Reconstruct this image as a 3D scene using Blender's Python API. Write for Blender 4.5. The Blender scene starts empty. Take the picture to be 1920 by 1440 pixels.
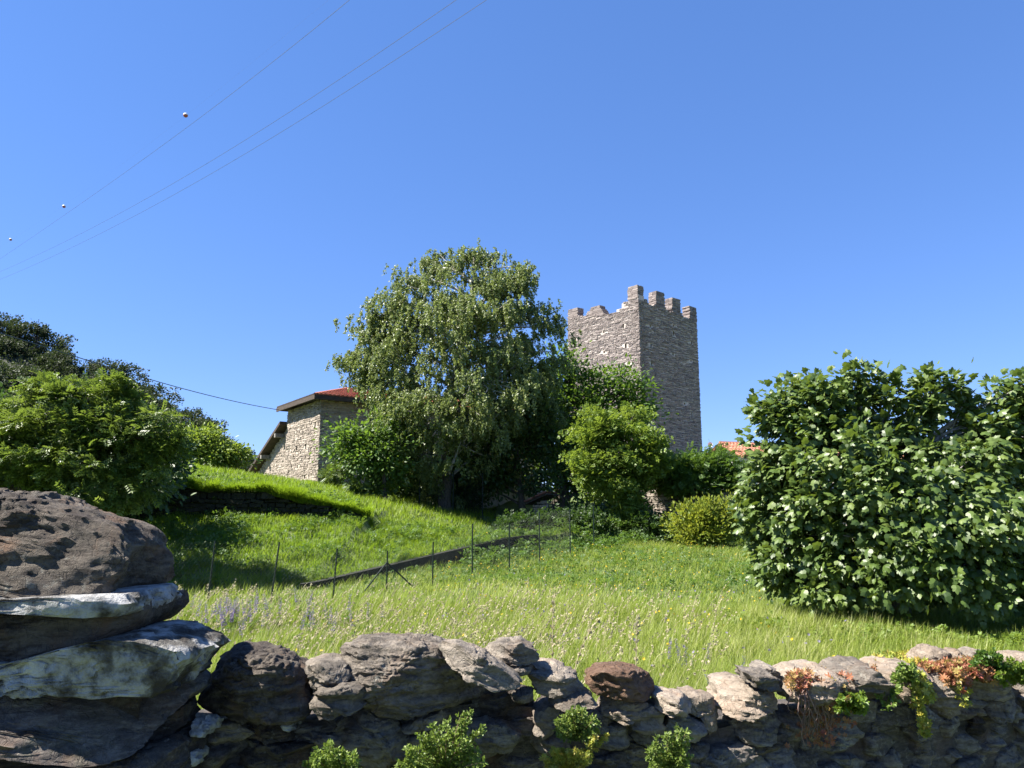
import bpy, math, random
import numpy as np
from mathutils import Vector

C = bpy.context.scene.collection
R = math.radians
rng = np.random.default_rng(7)
random.seed(7)

# ------------------------------------------------------------------ camera, sky, sun, exposure
PITCH = R(9.8); F = 1386.7; EYE = 1.6
cam_d = bpy.data.cameras.new("camera"); cam = bpy.data.objects.new("camera", cam_d); C.objects.link(cam)
cam_d.sensor_width = 36; cam_d.lens = 26; cam_d.clip_start = 0.05; cam_d.clip_end = 4000
cam.location = (0, 0, EYE); cam.rotation_euler = (R(90) + PITCH, 0, 0)
sc = bpy.context.scene; sc.camera = cam
SUN_EL, SUN_AZ = R(50), R(-97)          # azimuth clockwise from +Y
SUND = Vector((math.sin(SUN_AZ) * math.cos(SUN_EL), math.cos(SUN_AZ) * math.cos(SUN_EL), math.sin(SUN_EL)))
world = bpy.data.worlds.new("World"); sc.world = world; world.use_nodes = True
wn = world.node_tree.nodes; wl = world.node_tree.links
for n in list(wn): wn.remove(n)
sky = wn.new("ShaderNodeTexSky"); sky.sky_type = 'NISHITA'; sky.sun_disc = False
sky.sun_elevation = SUN_EL; sky.sun_rotation = SUN_AZ; sky.altitude = 1500
sky.air_density = 1.0; sky.dust_density = 0.0; sky.ozone_density = 3.0
bg = wn.new("ShaderNodeBackground"); bg.inputs[1].default_value = 0.103
out = wn.new("ShaderNodeOutputWorld")
hs = wn.new("ShaderNodeHueSaturation"); hs.inputs['Saturation'].default_value = 1.2
wl.new(sky.outputs[0], hs.inputs['Color']); gm = wn.new("ShaderNodeGamma"); gm.inputs[1].default_value = 0.6; wl.new(hs.outputs[0], gm.inputs[0])
tn = wn.new("ShaderNodeVectorMath"); tn.operation = 'MULTIPLY'; tn.inputs[1].default_value = (0.61, 0.745, 1.14)
wl.new(gm.outputs[0], tn.inputs[0]); wl.new(tn.outputs[0], bg.inputs[0]); wl.new(bg.outputs[0], out.inputs[0])
sun_d = bpy.data.lights.new("sun", 'SUN'); sun_d.energy = 5.0; sun_d.angle = R(0.53); sun_d.color = (1.0, 0.95, 0.86)
sun = bpy.data.objects.new("sun", sun_d); C.objects.link(sun)
sun.rotation_euler = SUND.to_track_quat('Z', 'Y').to_euler(); sun.location = (-30, 0, 40)
sc.view_settings.view_transform = 'Standard'; sc.view_settings.look = 'None'
sc.view_settings.exposure = 1.85; sc.view_settings.gamma = 1.0
sc.render.engine = 'CYCLES'
sc.cycles.max_bounces = 6; sc.cycles.transparent_max_bounces = 4
sc.cycles.diffuse_bounces = 3; sc.cycles.glossy_bounces = 2; sc.cycles.transmission_bounces = 3

# ------------------------------------------------------------------ projection helpers (layout)
cP, sP = math.cos(PITCH), math.sin(PITCH)
def at(px, py, Y):
    x = (px - 960) / F; v = (720 - py) / F
    dy = cP - v * sP; dz = sP + v * cP
    return np.array([x / dy * Y, Y, EYE + dz / dy * Y])
def proj(P):
    P = np.asarray(P, float); x = P[..., 0]; y = P[..., 1]; z = P[..., 2] - EYE
    d = y * cP + z * sP; u = -y * sP + z * cP
    d = np.where(np.abs(d) < 1e-6, 1e-6, d)
    return 960 + F * x / d, 720 - F * u / d, d

# ------------------------------------------------------------------ numpy noise
def _h(ix, iy, iz, seed):
    n = (ix.astype(np.int64) * 374761393 + iy.astype(np.int64) * 668265263 + iz.astype(np.int64) * 2147483647 + seed * 974634777) & 0xffffffff
    n = ((n ^ (n >> 13)) * 1274126177) & 0xffffffff
    n = ((n ^ (n >> 16)) * 2246822519) & 0xffffffff
    return ((n ^ (n >> 15)) & 0xffffff) / float(0xffffff) * 2 - 1
def vnoise(p, seed=0):
    p = np.asarray(p, float); i = np.floor(p); f = p - i; f = f * f * f * (f * (f * 6 - 15) + 10)
    i = i.astype(np.int64); x, y, z = i[:, 0], i[:, 1], i[:, 2]; fx, fy, fz = f[:, 0], f[:, 1], f[:, 2]
    def l(a, b, t): return a + (b - a) * t
    return l(l(l(_h(x, y, z, seed), _h(x + 1, y, z, seed), fx), l(_h(x, y + 1, z, seed), _h(x + 1, y + 1, z, seed), fx), fy),
             l(l(_h(x, y, z + 1, seed), _h(x + 1, y, z + 1, seed), fx), l(_h(x, y + 1, z + 1, seed), _h(x + 1, y + 1, z + 1, seed), fx), fy), fz)
def fbm(p, octv=4, seed=0, gain=0.5):
    p = np.asarray(p, float); a = 1.0; s = np.zeros(len(p)); t = 0
    for k in range(octv):
        s += a * vnoise(p * (2.03 ** k) + 17.3 * k, seed + k); t += a; a *= gain
    return s / t
def n2(x, y, sc_, seed=0, octv=3):
    x = np.asarray(x, float).ravel(); y = np.asarray(y, float).ravel()
    return fbm(np.stack([x / sc_, y / sc_, np.zeros_like(x)], 1), octv, seed)

# ------------------------------------------------------------------ mesh helpers
def mesh_np(name, V, FL, mats, parent=None, rnd=None, smooth=False, matidx=None):
    V = np.asarray(V, np.float32).reshape(-1, 3)
    FL = [np.asarray(f, np.int32) for f in FL if len(f)]
    me = bpy.data.meshes.new(name)
    me.vertices.add(len(V)); me.vertices.foreach_set('co', V.ravel())
    nl = sum(f.size for f in FL); nf = sum(len(f) for f in FL)
    me.loops.add(nl); me.loops.foreach_set('vertex_index', np.concatenate([f.ravel() for f in FL]))
    me.polygons.add(nf)
    tot = np.concatenate([np.full(len(f), f.shape[1], np.int32) for f in FL])
    st = np.concatenate([[0], np.cumsum(tot)[:-1]]).astype(np.int32)
    me.polygons.foreach_set('loop_start', st)
    try: me.polygons.foreach_set('loop_total', tot)
    except Exception: pass
    me.polygons.foreach_set('use_smooth', np.full(nf, bool(smooth)))
    if not isinstance(mats, (list, tuple)): mats = [mats]
    for m in mats: me.materials.append(m)
    if matidx is not None: me.polygons.foreach_set('material_index', np.asarray(matidx, np.int32))
    if rnd is not None:
        a = me.attributes.new('rnd', 'FLOAT', 'FACE'); a.data.foreach_set('value', np.asarray(rnd, np.float32))
    me.update(calc_edges=True)
    o = bpy.data.objects.new(name, me); C.objects.link(o)
    if parent is not None:
        o.parent = parent
        if parent.type == 'EMPTY': o.location = -Vector(parent.location)
    return o
def tag(o, label=None, cat=None, group=None, kind=None):
    if label: o['label'] = label
    if cat: o['category'] = cat
    if group: o['group'] = group
    if kind: o['kind'] = kind
    return o
def thing(name, label, cat, loc=(0, 0, 0), group=None):
    o = bpy.data.objects.new(name, None); C.objects.link(o); o.location = [float(v) for v in loc]
    o.empty_display_size = 0.2
    return tag(o, label, cat, group)
class MB:
    def __init__(s): s.V = []; s.F = {}; s.n = 0; s.R = {}
    def add(s, V, Fs, r=0.5):
        V = np.asarray(V, float).reshape(-1, 3)
        for f in Fs:
            f = np.asarray(f, int)
            if f.ndim == 1: f = f[None]
            s.F.setdefault(f.shape[1], []).append(f + s.n)
            rr = np.full(len(f), r) if np.isscalar(r) else np.asarray(r)
            s.R.setdefault(f.shape[1], []).append(rr)
        s.V.append(V); s.n += len(V)
    def box(s, c, ax, ay, az, hx, hy, hz, r=0.5, jit=0):
        c, ax, ay, az = [np.asarray(v, float) for v in (c, ax, ay, az)]
        V = [c + ax * hx * i + ay * hy * j + az * hz * k for k in (-1, 1) for j in (-1, 1) for i in (-1, 1)]
        V = np.array(V)
        if jit: V += rng.uniform(-jit, jit, V.shape)
        s.add(V, [[[0, 2, 3, 1], [4, 5, 7, 6], [0, 1, 5, 4], [2, 6, 7, 3], [0, 4, 6, 2], [1, 3, 7, 5]]], r)
    def abox(s, x0, x1, y0, y1, z0, z1, r=0.5):
        s.box(((x0 + x1) / 2, (y0 + y1) / 2, (z0 + z1) / 2), (1, 0, 0), (0, 1, 0), (0, 0, 1), (x1 - x0) / 2, (y1 - y0) / 2, (z1 - z0) / 2, r)
    def tube(s, pts, rad, sides=5, r=0.5):
        pts = np.asarray(pts, float); n = len(pts)
        rad = np.full(n, rad) if np.isscalar(rad) else np.asarray(rad, float)
        T = np.gradient(pts, axis=0); T /= (np.linalg.norm(T, axis=1, keepdims=True) + 1e-9)
        up = np.array([0.3, 0.2, 1.0]) if abs(T[0][2]) < 0.8 else np.array([1.0, 0.2, 0])
        A = np.cross(T, up); A /= (np.linalg.norm(A, axis=1, keepdims=True) + 1e-9); B = np.cross(T, A)
        th = np.arange(sides) * 2 * math.pi / sides
        V = (pts[:, None] + rad[:, None, None] * (np.cos(th)[None, :, None] * A[:, None] + np.sin(th)[None, :, None] * B[:, None])).reshape(-1, 3)
        i = np.arange(n - 1)[:, None] * sides; j = np.arange(sides)[None]; k = (j + 1) % sides
        Fq = np.stack([i + j, i + k, i + k + sides, i + j + sides], -1).reshape(-1, 4)
        s.add(V, [Fq], r)
        s.add(V[:sides], [np.arange(sides)[::-1][None]], r); s.add(V[-sides:], [np.arange(sides)[None]], r)
    def build(s, name, mat, parent=None, smooth=False):
        V = np.concatenate(s.V); ks = sorted(s.F)
        FL = [np.concatenate(s.F[k]) for k in ks]; rr = np.concatenate([np.concatenate(s.R[k]) for k in ks])
        return mesh_np(name, V, FL, mat, parent, rr, smooth)

# ------------------------------------------------------------------ materials
def new_mat(name):
    m = bpy.data.materials.new(name); m.use_nodes = True
    nt = m.node_tree
    for n in list(nt.nodes): nt.nodes.remove(n)
    o = nt.nodes.new("ShaderNodeOutputMaterial"); return m, nt, o
def N(nt, t, **kw):
    n = nt.nodes.new(t)
    for k, v in kw.items():
        if k.startswith('_'): setattr(n, k[1:], v)
        else: n.inputs[k.replace('__', ' ')].default_value = v
    return n
def ramp(nt, fac, stops):
    r = nt.nodes.new("ShaderNodeValToRGB"); e = r.color_ramp.elements
    e[0].position = stops[0][0]; e[0].color = (*stops[0][1], 1)
    e[1].position = stops[-1][0]; e[1].color = (*stops[-1][1], 1)
    for p, c in stops[1:-1]:
        x = e.new(p); x.color = (*c, 1)
    nt.links.new(fac, r.inputs[0]); return r.outputs[0]
def mixc(nt, fac, a, b, mode='MIX'):
    m = nt.nodes.new("ShaderNodeMix"); m.data_type = 'RGBA'; m.blend_type = mode
    for s, v in ((0, fac), (6, a), (7, b)):
        if hasattr(v, 'links') or isinstance(v, bpy.types.NodeSocket): nt.links.new(v, m.inputs[s])
        else: m.inputs[s].default_value = v if s == 0 else (*v, 1)
    return m.outputs[2]
def noise(nt, scale, detail=5, rough=0.6, vec=None, dist=0):
    n = nt.nodes.new("ShaderNodeTexNoise"); n.inputs['Scale'].default_value = scale
    n.inputs['Detail'].default_value = detail; n.inputs['Roughness'].default_value = rough
    n.inputs['Distortion'].default_value = dist
    if vec is not None: nt.links.new(vec, n.inputs['Vector'])
    return n.outputs['Fac']
def math_(nt, op, a, b=None, clamp=False):
    m = nt.nodes.new("ShaderNodeMath"); m.operation = op; m.use_clamp = clamp
    for i, v in enumerate((a, b)):
        if v is None: continue
        if isinstance(v, bpy.types.NodeSocket): nt.links.new(v, m.inputs[i])
        else: m.inputs[i].default_value = v
    return m.outputs[0]
def mapr(nt, v, a, b, c=0.0, d=1.0):
    m = nt.nodes.new("ShaderNodeMapRange"); nt.links.new(v, m.inputs[0])
    m.inputs[1].default_value = a; m.inputs[2].default_value = b; m.inputs[3].default_value = c; m.inputs[4].default_value = d
    return m.outputs[0]
def geo_vec(nt, scale=(1, 1, 1), rot=(0, 0, 0)):
    g = nt.nodes.new("ShaderNodeNewGeometry"); m = nt.nodes.new("ShaderNodeMapping")
    m.inputs['Scale'].default_value = scale; m.inputs['Rotation'].default_value = rot
    nt.links.new(g.outputs['Position'], m.inputs[0]); return m.outputs[0]

def leaf_mat(name, stops, trans=0.35, rough=0.5, spec=0.4, tcol=(0.30, 0.45, 0.05), vary=0.35):
    """leaves: face attribute rnd picks the leaf's own colour, thin leaves let light through"""
    m, nt, o = new_mat(name)
    at_ = nt.nodes.new("ShaderNodeAttribute"); at_.attribute_name = 'rnd'
    stops = [(p_, tuple(v * 0.84 for v in c_)) for p_, c_ in stops]; tcol = tuple(v * 0.84 for v in tcol)
    col = ramp(nt, at_.outputs['Fac'], stops)
    nz = noise(nt, 0.9, 3, 0.5, geo_vec(nt))
    col = mixc(nt, mapr(nt, nz, 0.35, 0.65, 0, vary), col, tcol, 'OVERLAY')
    p = N(nt, "ShaderNodeBsdfPrincipled", Roughness=rough); p.inputs['Specular IOR Level'].default_value = spec
    nt.links.new(col, p.inputs['Base Color'])
    t = N(nt, "ShaderNodeBsdfTranslucent")
    tc = mixc(nt, 0.55, col, tcol); nt.links.new(tc, t.inputs[0])
    mx = N(nt, "ShaderNodeMixShader"); mx.inputs[0].default_value = trans
    nt.links.new(p.outputs[0], mx.inputs[1]); nt.links.new(t.outputs[0], mx.inputs[2])
    nt.links.new(mx.outputs[0], o.inputs[0]); return m
def simple_mat(name, stops, scale=6, rough=0.85, bump=0.3, bdist=0.02, attr=0.5, stretch=(1, 1, 1), spec=0.3, metal=0.0):
    m, nt, o = new_mat(name)
    v = geo_vec(nt, stretch)
    nz = noise(nt, scale, 6, 0.65, v); a = nt.nodes.new("ShaderNodeAttribute"); a.attribute_name = 'rnd'
    f = math_(nt, 'ADD', math_(nt, 'MULTIPLY', mapr(nt, nz, 0.25, 0.75), 1 - attr), math_(nt, 'MULTIPLY', a.outputs['Fac'], attr))
    p = N(nt, "ShaderNodeBsdfPrincipled", Roughness=rough); p.inputs['Specular IOR Level'].default_value = spec
    p.inputs['Metallic'].default_value = metal
    nt.links.new(ramp(nt, f, stops), p.inputs['Base Color'])
    if bump:
        b = N(nt, "ShaderNodeBump"); b.inputs['Strength'].default_value = bump; b.inputs['Distance'].default_value = bdist
        nt.links.new(noise(nt, scale * 3, 6, 0.7, v), b.inputs['Height']); nt.links.new(b.outputs[0], p.inputs['Normal'])
    nt.links.new(p.outputs[0], o.inputs[0]); return m

def rock_mat(name, dark, mid, light, lichen=(0.42, 0.42, 0.36), lich=0.3, tilt=(0.1, 0.15, 0), moss=0.0, brown=0.25, rust=(0.16, 0.085, 0.045)):
    """foliated gneiss: thin strata, broad patches, lichen spots, cracks"""
    m, nt, o = new_mat(name)
    vs = geo_vec(nt, (1.2, 1.2, 5.0), tilt); v1 = geo_vec(nt)
    st = noise(nt, 9, 8, 0.7, vs, 0.6); fine = noise(nt, 60, 6, 0.75, v1); big = noise(nt, 3.5, 4, 0.55, v1)
    a = nt.nodes.new("ShaderNodeAttribute"); a.attribute_name = 'rnd'
    f = math_(nt, 'ADD', math_(nt, 'MULTIPLY', st, 0.55), math_(nt, 'MULTIPLY', fine, 0.28))
    f = math_(nt, 'ADD', f, math_(nt, 'MULTIPLY', big, 0.3))
    f = math_(nt, 'ADD', f, math_(nt, 'MULTIPLY', a.outputs['Fac'], 0.16))
    col = ramp(nt, f, [(0.42, dark), (0.6, mid), (0.8, light)])
    col = mixc(nt, mapr(nt, noise(nt, 6, 5, 0.6, v1, 0.8), 0.52, 0.68, 0, brown), col, rust)
    lv = noise(nt, 22, 4, 0.75, v1, 0.3); lm = math_(nt, 'MULTIPLY', mapr(nt, lv, 0.57, 0.64), mapr(nt, noise(nt, 4.2, 3, 0.5, v1), 0.45, 0.6))
    col = mixc(nt, math_(nt, 'MULTIPLY', lm, lich), col, lichen)
    if moss: col = mixc(nt, mapr(nt, noise(nt, 7, 5, 0.6, v1, 0.5), 0.56, 0.66, 0, moss), col, (0.05, 0.06, 0.02))
    vo = nt.nodes.new("ShaderNodeTexVoronoi"); vo.feature = 'DISTANCE_TO_EDGE'; vo.inputs['Scale'].default_value = 6.5
    wv = nt.nodes.new("ShaderNodeVectorMath"); wv.operation = 'ADD'
    nzv = nt.nodes.new("ShaderNodeTexNoise"); nzv.inputs['Scale'].default_value = 8; nt.links.new(v1, nzv.inputs['Vector'])
    nt.links.new(geo_vec(nt, (0.9, 0.9, 3.2), tilt), wv.inputs[0]); nt.links.new(nzv.outputs['Color'], wv.inputs[1]); nt.links.new(wv.outputs[0], vo.inputs['Vector'])
    crack = mapr(nt, vo.outputs['Distance'], 0.0, 0.035)
    p = N(nt, "ShaderNodeBsdfPrincipled", Roughness=0.88); p.inputs['Specular IOR Level'].default_value = 0.25
    nt.links.new(col, p.inputs['Base Color'])
    h = math_(nt, 'ADD', math_(nt, 'MULTIPLY', st, 0.7), math_(nt, 'MULTIPLY', fine, 0.6))
    h = math_(nt, 'ADD', h, math_(nt, 'MULTIPLY', crack, 0.22)); h = math_(nt, 'ADD', h, math_(nt, 'MULTIPLY', noise(nt, 170, 3, 0.6, v1), 0.12))
    b = N(nt, "ShaderNodeBump"); b.inputs['Strength'].default_value = 0.85; b.inputs['Distance'].default_value = 0.022
    nt.links.new(h, b.inputs['Height']); nt.links.new(b.outputs[0], p.inputs['Normal'])
    nt.links.new(p.outputs[0], o.inputs[0]); return m

M = {}
M['rock'] = rock_mat('grey_gneiss', (0.023, 0.020, 0.017), (0.118, 0.100, 0.081), (0.298, 0.256, 0.210))
M['rock_dark'] = rock_mat('dark_gneiss', (0.011, 0.008, 0.006), (0.041, 0.032, 0.026), (0.147, 0.124, 0.098), lich=0.22, brown=0.5)  # albedo lowered to carry part of the front faces' shade
M['rock_pale'] = rock_mat('pale_gneiss', (0.061, 0.049, 0.036), (0.191, 0.152, 0.116), (0.355, 0.298, 0.238), lich=0.35, brown=0.3, rust=(0.30, 0.18, 0.11))
M['rock_brown'] = rock_mat('brown_boulder', (0.027, 0.017, 0.011), (0.083, 0.046, 0.029), (0.167, 0.106, 0.071), lich=0.12, moss=0.5, brown=0.2)
M['rock_low'] = rock_mat('wall_gneiss', (0.022, 0.020, 0.019), (0.090, 0.078, 0.071), (0.274, 0.247, 0.208), lich=0.35, brown=0.3, moss=0.3)
M['mortar_old'] = simple_mat('smeared_mortar', [(0.30, (0.035, 0.03, 0.026)), (0.42, (0.10, 0.095, 0.085)), (0.52, (0.26, 0.255, 0.245)), (0.75, (0.42, 0.415, 0.41))], 4.5, 0.95, 1.0, 0.035, 0.0)
M['shade_toned_stone'] = simple_mat('shade_toned_stone', [(0.1, (0.008, 0.009, 0.006)), (0.6, (0.022, 0.024, 0.016)), (1, (0.06, 0.055, 0.045))], 6, 0.95, 0.8, 0.04, 0.3)  # near black: the shade on the bank walls is put into the colour
M['mortar'] = simple_mat('lime_mortar', [(0.22, (0.05, 0.045, 0.04)), (0.38, (0.20, 0.195, 0.185)), (0.52, (0.34, 0.335, 0.325)), (0.75, (0.46, 0.455, 0.445))], 9, 0.95, 1.0, 0.035, 0.0)
M['soil'] = simple_mat('earth_packing', [(0.2, (0.02, 0.018, 0.015)), (0.8, (0.07, 0.06, 0.05))], 20, 0.95, 0.6, 0.02)
M['tower_stone'] = simple_mat('tower_stone', [(0.0, (0.072, 0.059, 0.057)), (0.35, (0.160, 0.134, 0.127)), (0.7, (0.256, 0.217, 0.201)), (1.0, (0.384, 0.332, 0.312))], 5, 0.9, 0.8, 0.04, 0.6, (1, 1, 5))
M['tower_mortar'] = simple_mat('tower_mortar', [(0.1, (0.292, 0.254, 0.224)), (0.9, (0.550, 0.494, 0.449))], 2.5, 0.95, 0.7, 0.04, 0.0)
M['house_stone'] = simple_mat('house_stone', [(0.0, (0.121, 0.101, 0.084)), (0.4, (0.252, 0.211, 0.173)), (0.8, (0.383, 0.332, 0.277)), (1.0, (0.504, 0.454, 0.386))], 5, 0.9, 0.8, 0.04, 0.6, (1, 1, 5))
M['house_mortar'] = simple_mat('house_mortar', [(0.1, (0.262, 0.222, 0.178)), (0.9, (0.463, 0.413, 0.344))], 2.5, 0.95, 0.7, 0.04, 0.0)
M['tile'] = simple_mat('clay_tile', [(0.0, (0.16, 0.055, 0.035)), (0.5, (0.32, 0.105, 0.06)), (1.0, (0.46, 0.20, 0.125))], 3, 0.8, 0.4, 0.02, 0.5)
M['tile_old'] = simple_mat('weathered_tile', [(0.0, (0.16, 0.065, 0.045)), (0.5, (0.29, 0.12, 0.075)), (1.0, (0.40, 0.21, 0.145))], 3, 0.85, 0.4, 0.02, 0.5)
M['wood_dark'] = simple_mat('dark_timber', [(0.2, (0.022, 0.017, 0.014)), (0.8, (0.075, 0.055, 0.042))], 4, 0.8, 0.4, 0.01, 0.2, (1, 1, 6))
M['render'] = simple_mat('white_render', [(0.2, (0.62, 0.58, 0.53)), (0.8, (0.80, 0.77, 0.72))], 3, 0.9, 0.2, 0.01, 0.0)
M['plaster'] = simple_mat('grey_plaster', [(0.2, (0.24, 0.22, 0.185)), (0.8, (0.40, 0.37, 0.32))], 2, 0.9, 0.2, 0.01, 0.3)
M['green_steel'] = simple_mat('green_steel', [(0.2, (0.004, 0.010, 0.007)), (0.8, (0.008, 0.020, 0.014))], 8, 0.5, 0, 0.01, 0.2, spec=0.3)
M['cable'] = simple_mat('cable', [(0.2, (0.06, 0.07, 0.09)), (0.8, (0.12, 0.12, 0.13))], 8, 0.6, 0)
M['bark_birch'] = simple_mat('birch_bark', [(0.2, (0.06, 0.05, 0.045)), (0.42, (0.34, 0.31, 0.28)), (0.8, (0.60, 0.57, 0.53))], 3.5, 0.8, 0.4, 0.02, 0.0, (1, 1, 3))
M['bark'] = simple_mat('grey_bark', [(0.2, (0.03, 0.024, 0.02)), (0.8, (0.13, 0.11, 0.09))], 9, 0.9, 0.7, 0.03, 0.1, (3, 3, 1))
M['bark_pale'] = simple_mat('fig_bark', [(0.2, (0.10, 0.09, 0.08)), (0.8, (0.28, 0.26, 0.23))], 9, 0.85, 0.4, 0.01, 0.1)
M['root'] = simple_mat('dry_stem', [(0.2, (0.09, 0.055, 0.042)), (0.8, (0.27, 0.18, 0.145))], 20, 0.8, 0.3, 0.004, 0.6)
G = leaf_mat
M['birch_leaf'] = G('birch_leaf', [(0, (0.10, 0.145, 0.048)), (0.5, (0.20, 0.25, 0.082)), (0.9, (0.31, 0.33, 0.13)), (1, (0.42, 0.40, 0.20))], 0.38, 0.45, 0.5, (0.32, 0.40, 0.08))
M['dark_leaf'] = G('dark_leaf', [(0, (0.022, 0.045, 0.012)), (0.6, (0.045, 0.085, 0.02)), (1, (0.075, 0.13, 0.03))], 0.28, 0.5, 0.4, (0.16, 0.30, 0.03))
M['mid_leaf'] = G('mid_leaf', [(0, (0.04, 0.085, 0.015)), (0.6, (0.08, 0.15, 0.025)), (1, (0.14, 0.22, 0.045))], 0.38, 0.5, 0.4, (0.28, 0.45, 0.04))
M['light_leaf'] = G('light_leaf', [(0, (0.09, 0.15, 0.02)), (0.6, (0.15, 0.22, 0.035)), (1, (0.24, 0.30, 0.06))], 0.38, 0.5, 0.4, (0.40, 0.52, 0.05))
M['yellow_leaf'] = G('yellow_leaf', [(0, (0.12, 0.18, 0.02)), (0.6, (0.22, 0.28, 0.04)), (1, (0.33, 0.35, 0.07))], 0.38, 0.5, 0.4, (0.50, 0.52, 0.05))
M['elder_leaf'] = G('elder_leaf', [(0, (0.04, 0.085, 0.016)), (0.5, (0.11, 0.17, 0.03)), (1, (0.25, 0.29, 0.075))], 0.33, 0.45, 0.45, (0.32, 0.44, 0.05))
M['fig_leaf'] = G('fig_leaf', [(0, (0.035, 0.066, 0.016)), (0.5, (0.092, 0.142, 0.03)), (1, (0.155, 0.20, 0.055))], 0.24, 0.45, 0.4, (0.30, 0.42, 0.04), 0.2)
M['hill_leaf'] = G('hill_leaf', [(0, (0.022, 0.036, 0.014)), (0.6, (0.045, 0.066, 0.025)), (1, (0.085, 0.105, 0.042))], 0.2, 0.6, 0.3, (0.12, 0.17, 0.04))
M['wall_fern'] = G('wall_fern', [(0, (0.10, 0.16, 0.035)), (0.6, (0.19, 0.26, 0.055)), (1, (0.30, 0.36, 0.09))], 0.35, 0.5, 0.4, (0.30, 0.42, 0.05))
M['sedum_orange'] = G('sedum_orange', [(0, (0.20, 0.24, 0.06)), (0.35, (0.32, 0.23, 0.08)), (0.7, (0.34, 0.15, 0.085)), (1, (0.30, 0.09, 0.07))], 0.25, 0.5, 0.4, (0.6, 0.35, 0.08), 0.3)
M['sedum_yellow'] = G('sedum_yellow', [(0, (0.16, 0.25, 0.04)), (0.5, (0.36, 0.38, 0.06)), (1, (0.46, 0.30, 0.08))], 0.25, 0.5, 0.4, (0.55, 0.5, 0.06), 0.3)
M['grass'] = G('meadow_grass', [(0, (0.10, 0.15, 0.02)), (0.45, (0.20, 0.26, 0.04)), (0.8, (0.29, 0.33, 0.07)), (1, (0.42, 0.41, 0.19))], 0.42, 0.5, 0.35, (0.42, 0.56, 0.05), 0.25)
M['bank_grass'] = G('bank_grass', [(0, (0.05, 0.10, 0.010)), (0.5, (0.14, 0.21, 0.014)), (1, (0.25, 0.30, 0.03))], 0.42, 0.5, 0.3, (0.40, 0.60, 0.03), 0.25)
M['seed'] = G('dry_grass_heads', [(0, (0.26, 0.24, 0.11)), (1, (0.52, 0.45, 0.31))], 0.35, 0.6, 0.3, (0.6, 0.55, 0.3), 0.1)
M['purple'] = G('purple_petal', [(0, (0.16, 0.14, 0.24)), (1, (0.30, 0.25, 0.40))], 0.3, 0.6, 0.3, (0.3, 0.2, 0.5), 0.1)
M['yellow_petal'] = G('yellow_petal', [(0, (0.60, 0.42, 0.02)), (1, (0.75, 0.55, 0.03))], 0.3, 0.6, 0.3, (0.7, 0.5, 0.03), 0.1)
m, nt, o = new_mat('meadow_soil')
p = N(nt, "ShaderNodeBsdfPrincipled", Roughness=0.95)
v = geo_vec(nt)
nt.links.new(ramp(nt, noise(nt, 1.5, 6, 0.65, v), [(0.3, (0.035, 0.055, 0.012)), (0.5, (0.075, 0.11, 0.022)), (0.7, (0.12, 0.14, 0.04))]), p.inputs['Base Color'])
b = N(nt, "ShaderNodeBump"); b.inputs['Strength'].default_value = 0.8; b.inputs['Distance'].default_value = 0.08
nt.links.new(noise(nt, 7, 6, 0.7, v), b.inputs['Height']); nt.links.new(b.outputs[0], p.inputs['Normal']); nt.links.new(p.outputs[0], o.inputs[0])
M['ground'] = m
m, nt, o = new_mat('hill_soil')
p = N(nt, "ShaderNodeBsdfPrincipled", Roughness=0.95)
nt.links.new(ramp(nt, noise(nt, 0.25, 6, 0.65, geo_vec(nt)), [(0.35, (0.02, 0.028, 0.012)), (0.6, (0.05, 0.05, 0.035)), (0.75, (0.11, 0.10, 0.085))]), p.inputs['Base Color'])
nt.links.new(p.outputs[0], o.inputs[0]); M['hill'] = m

# ------------------------------------------------------------------ terrain
itp = np.interp
def lerp(a, b, t): return a + (b - a) * np.clip(t, 0, 1)
def smooth(t): t = np.clip(t, 0, 1); return t * t * (3 - 2 * t)
def y_toe(x): return itp(x, [-60, -9, -5.2, -0.2, 3, 6, 40], [17, 19.2, 20.3, 27, 30.5, 33.5, 36])
def h_strip(x): return itp(x, [-6.0, -4.8, -0.2, 3, 5, 7], [0, 0.12, 0.55, 0.6, 0.3, 0])
def z_field(x, y): return itp(y, [2.5, 4.2, 6, 14, 20, 27, 31, 36], [0, -0.35, -0.6, -0.62, -0.42, 0.05, 0.22, 0.6])
def H_crest(x): return itp(x, [-60, -25, -17, -13.5, -11.6, -9, -6.5, -4.4, -2.8, -0.8, 1, 5, 30], [8, 5.0, 3.85, 3.35, 3.05, 2.68, 2.05, 1.62, 1.20, 0.60, 0.55, 0.90, 1.6])
def terr_step(x): return itp(x, [-30, -17, -12, -9, -6.3, -5.3], [1.3, 1.25, 1.05, 0.85, 0.35, 0.0])
def y_step(x): return itp(x, [-30, -12, -8, -6, -5.3, -0.2, 3, 8], [27.2, 27.0, 27.0, 27.3, 27.8, 30.2, 32.3, 34.8])
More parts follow.
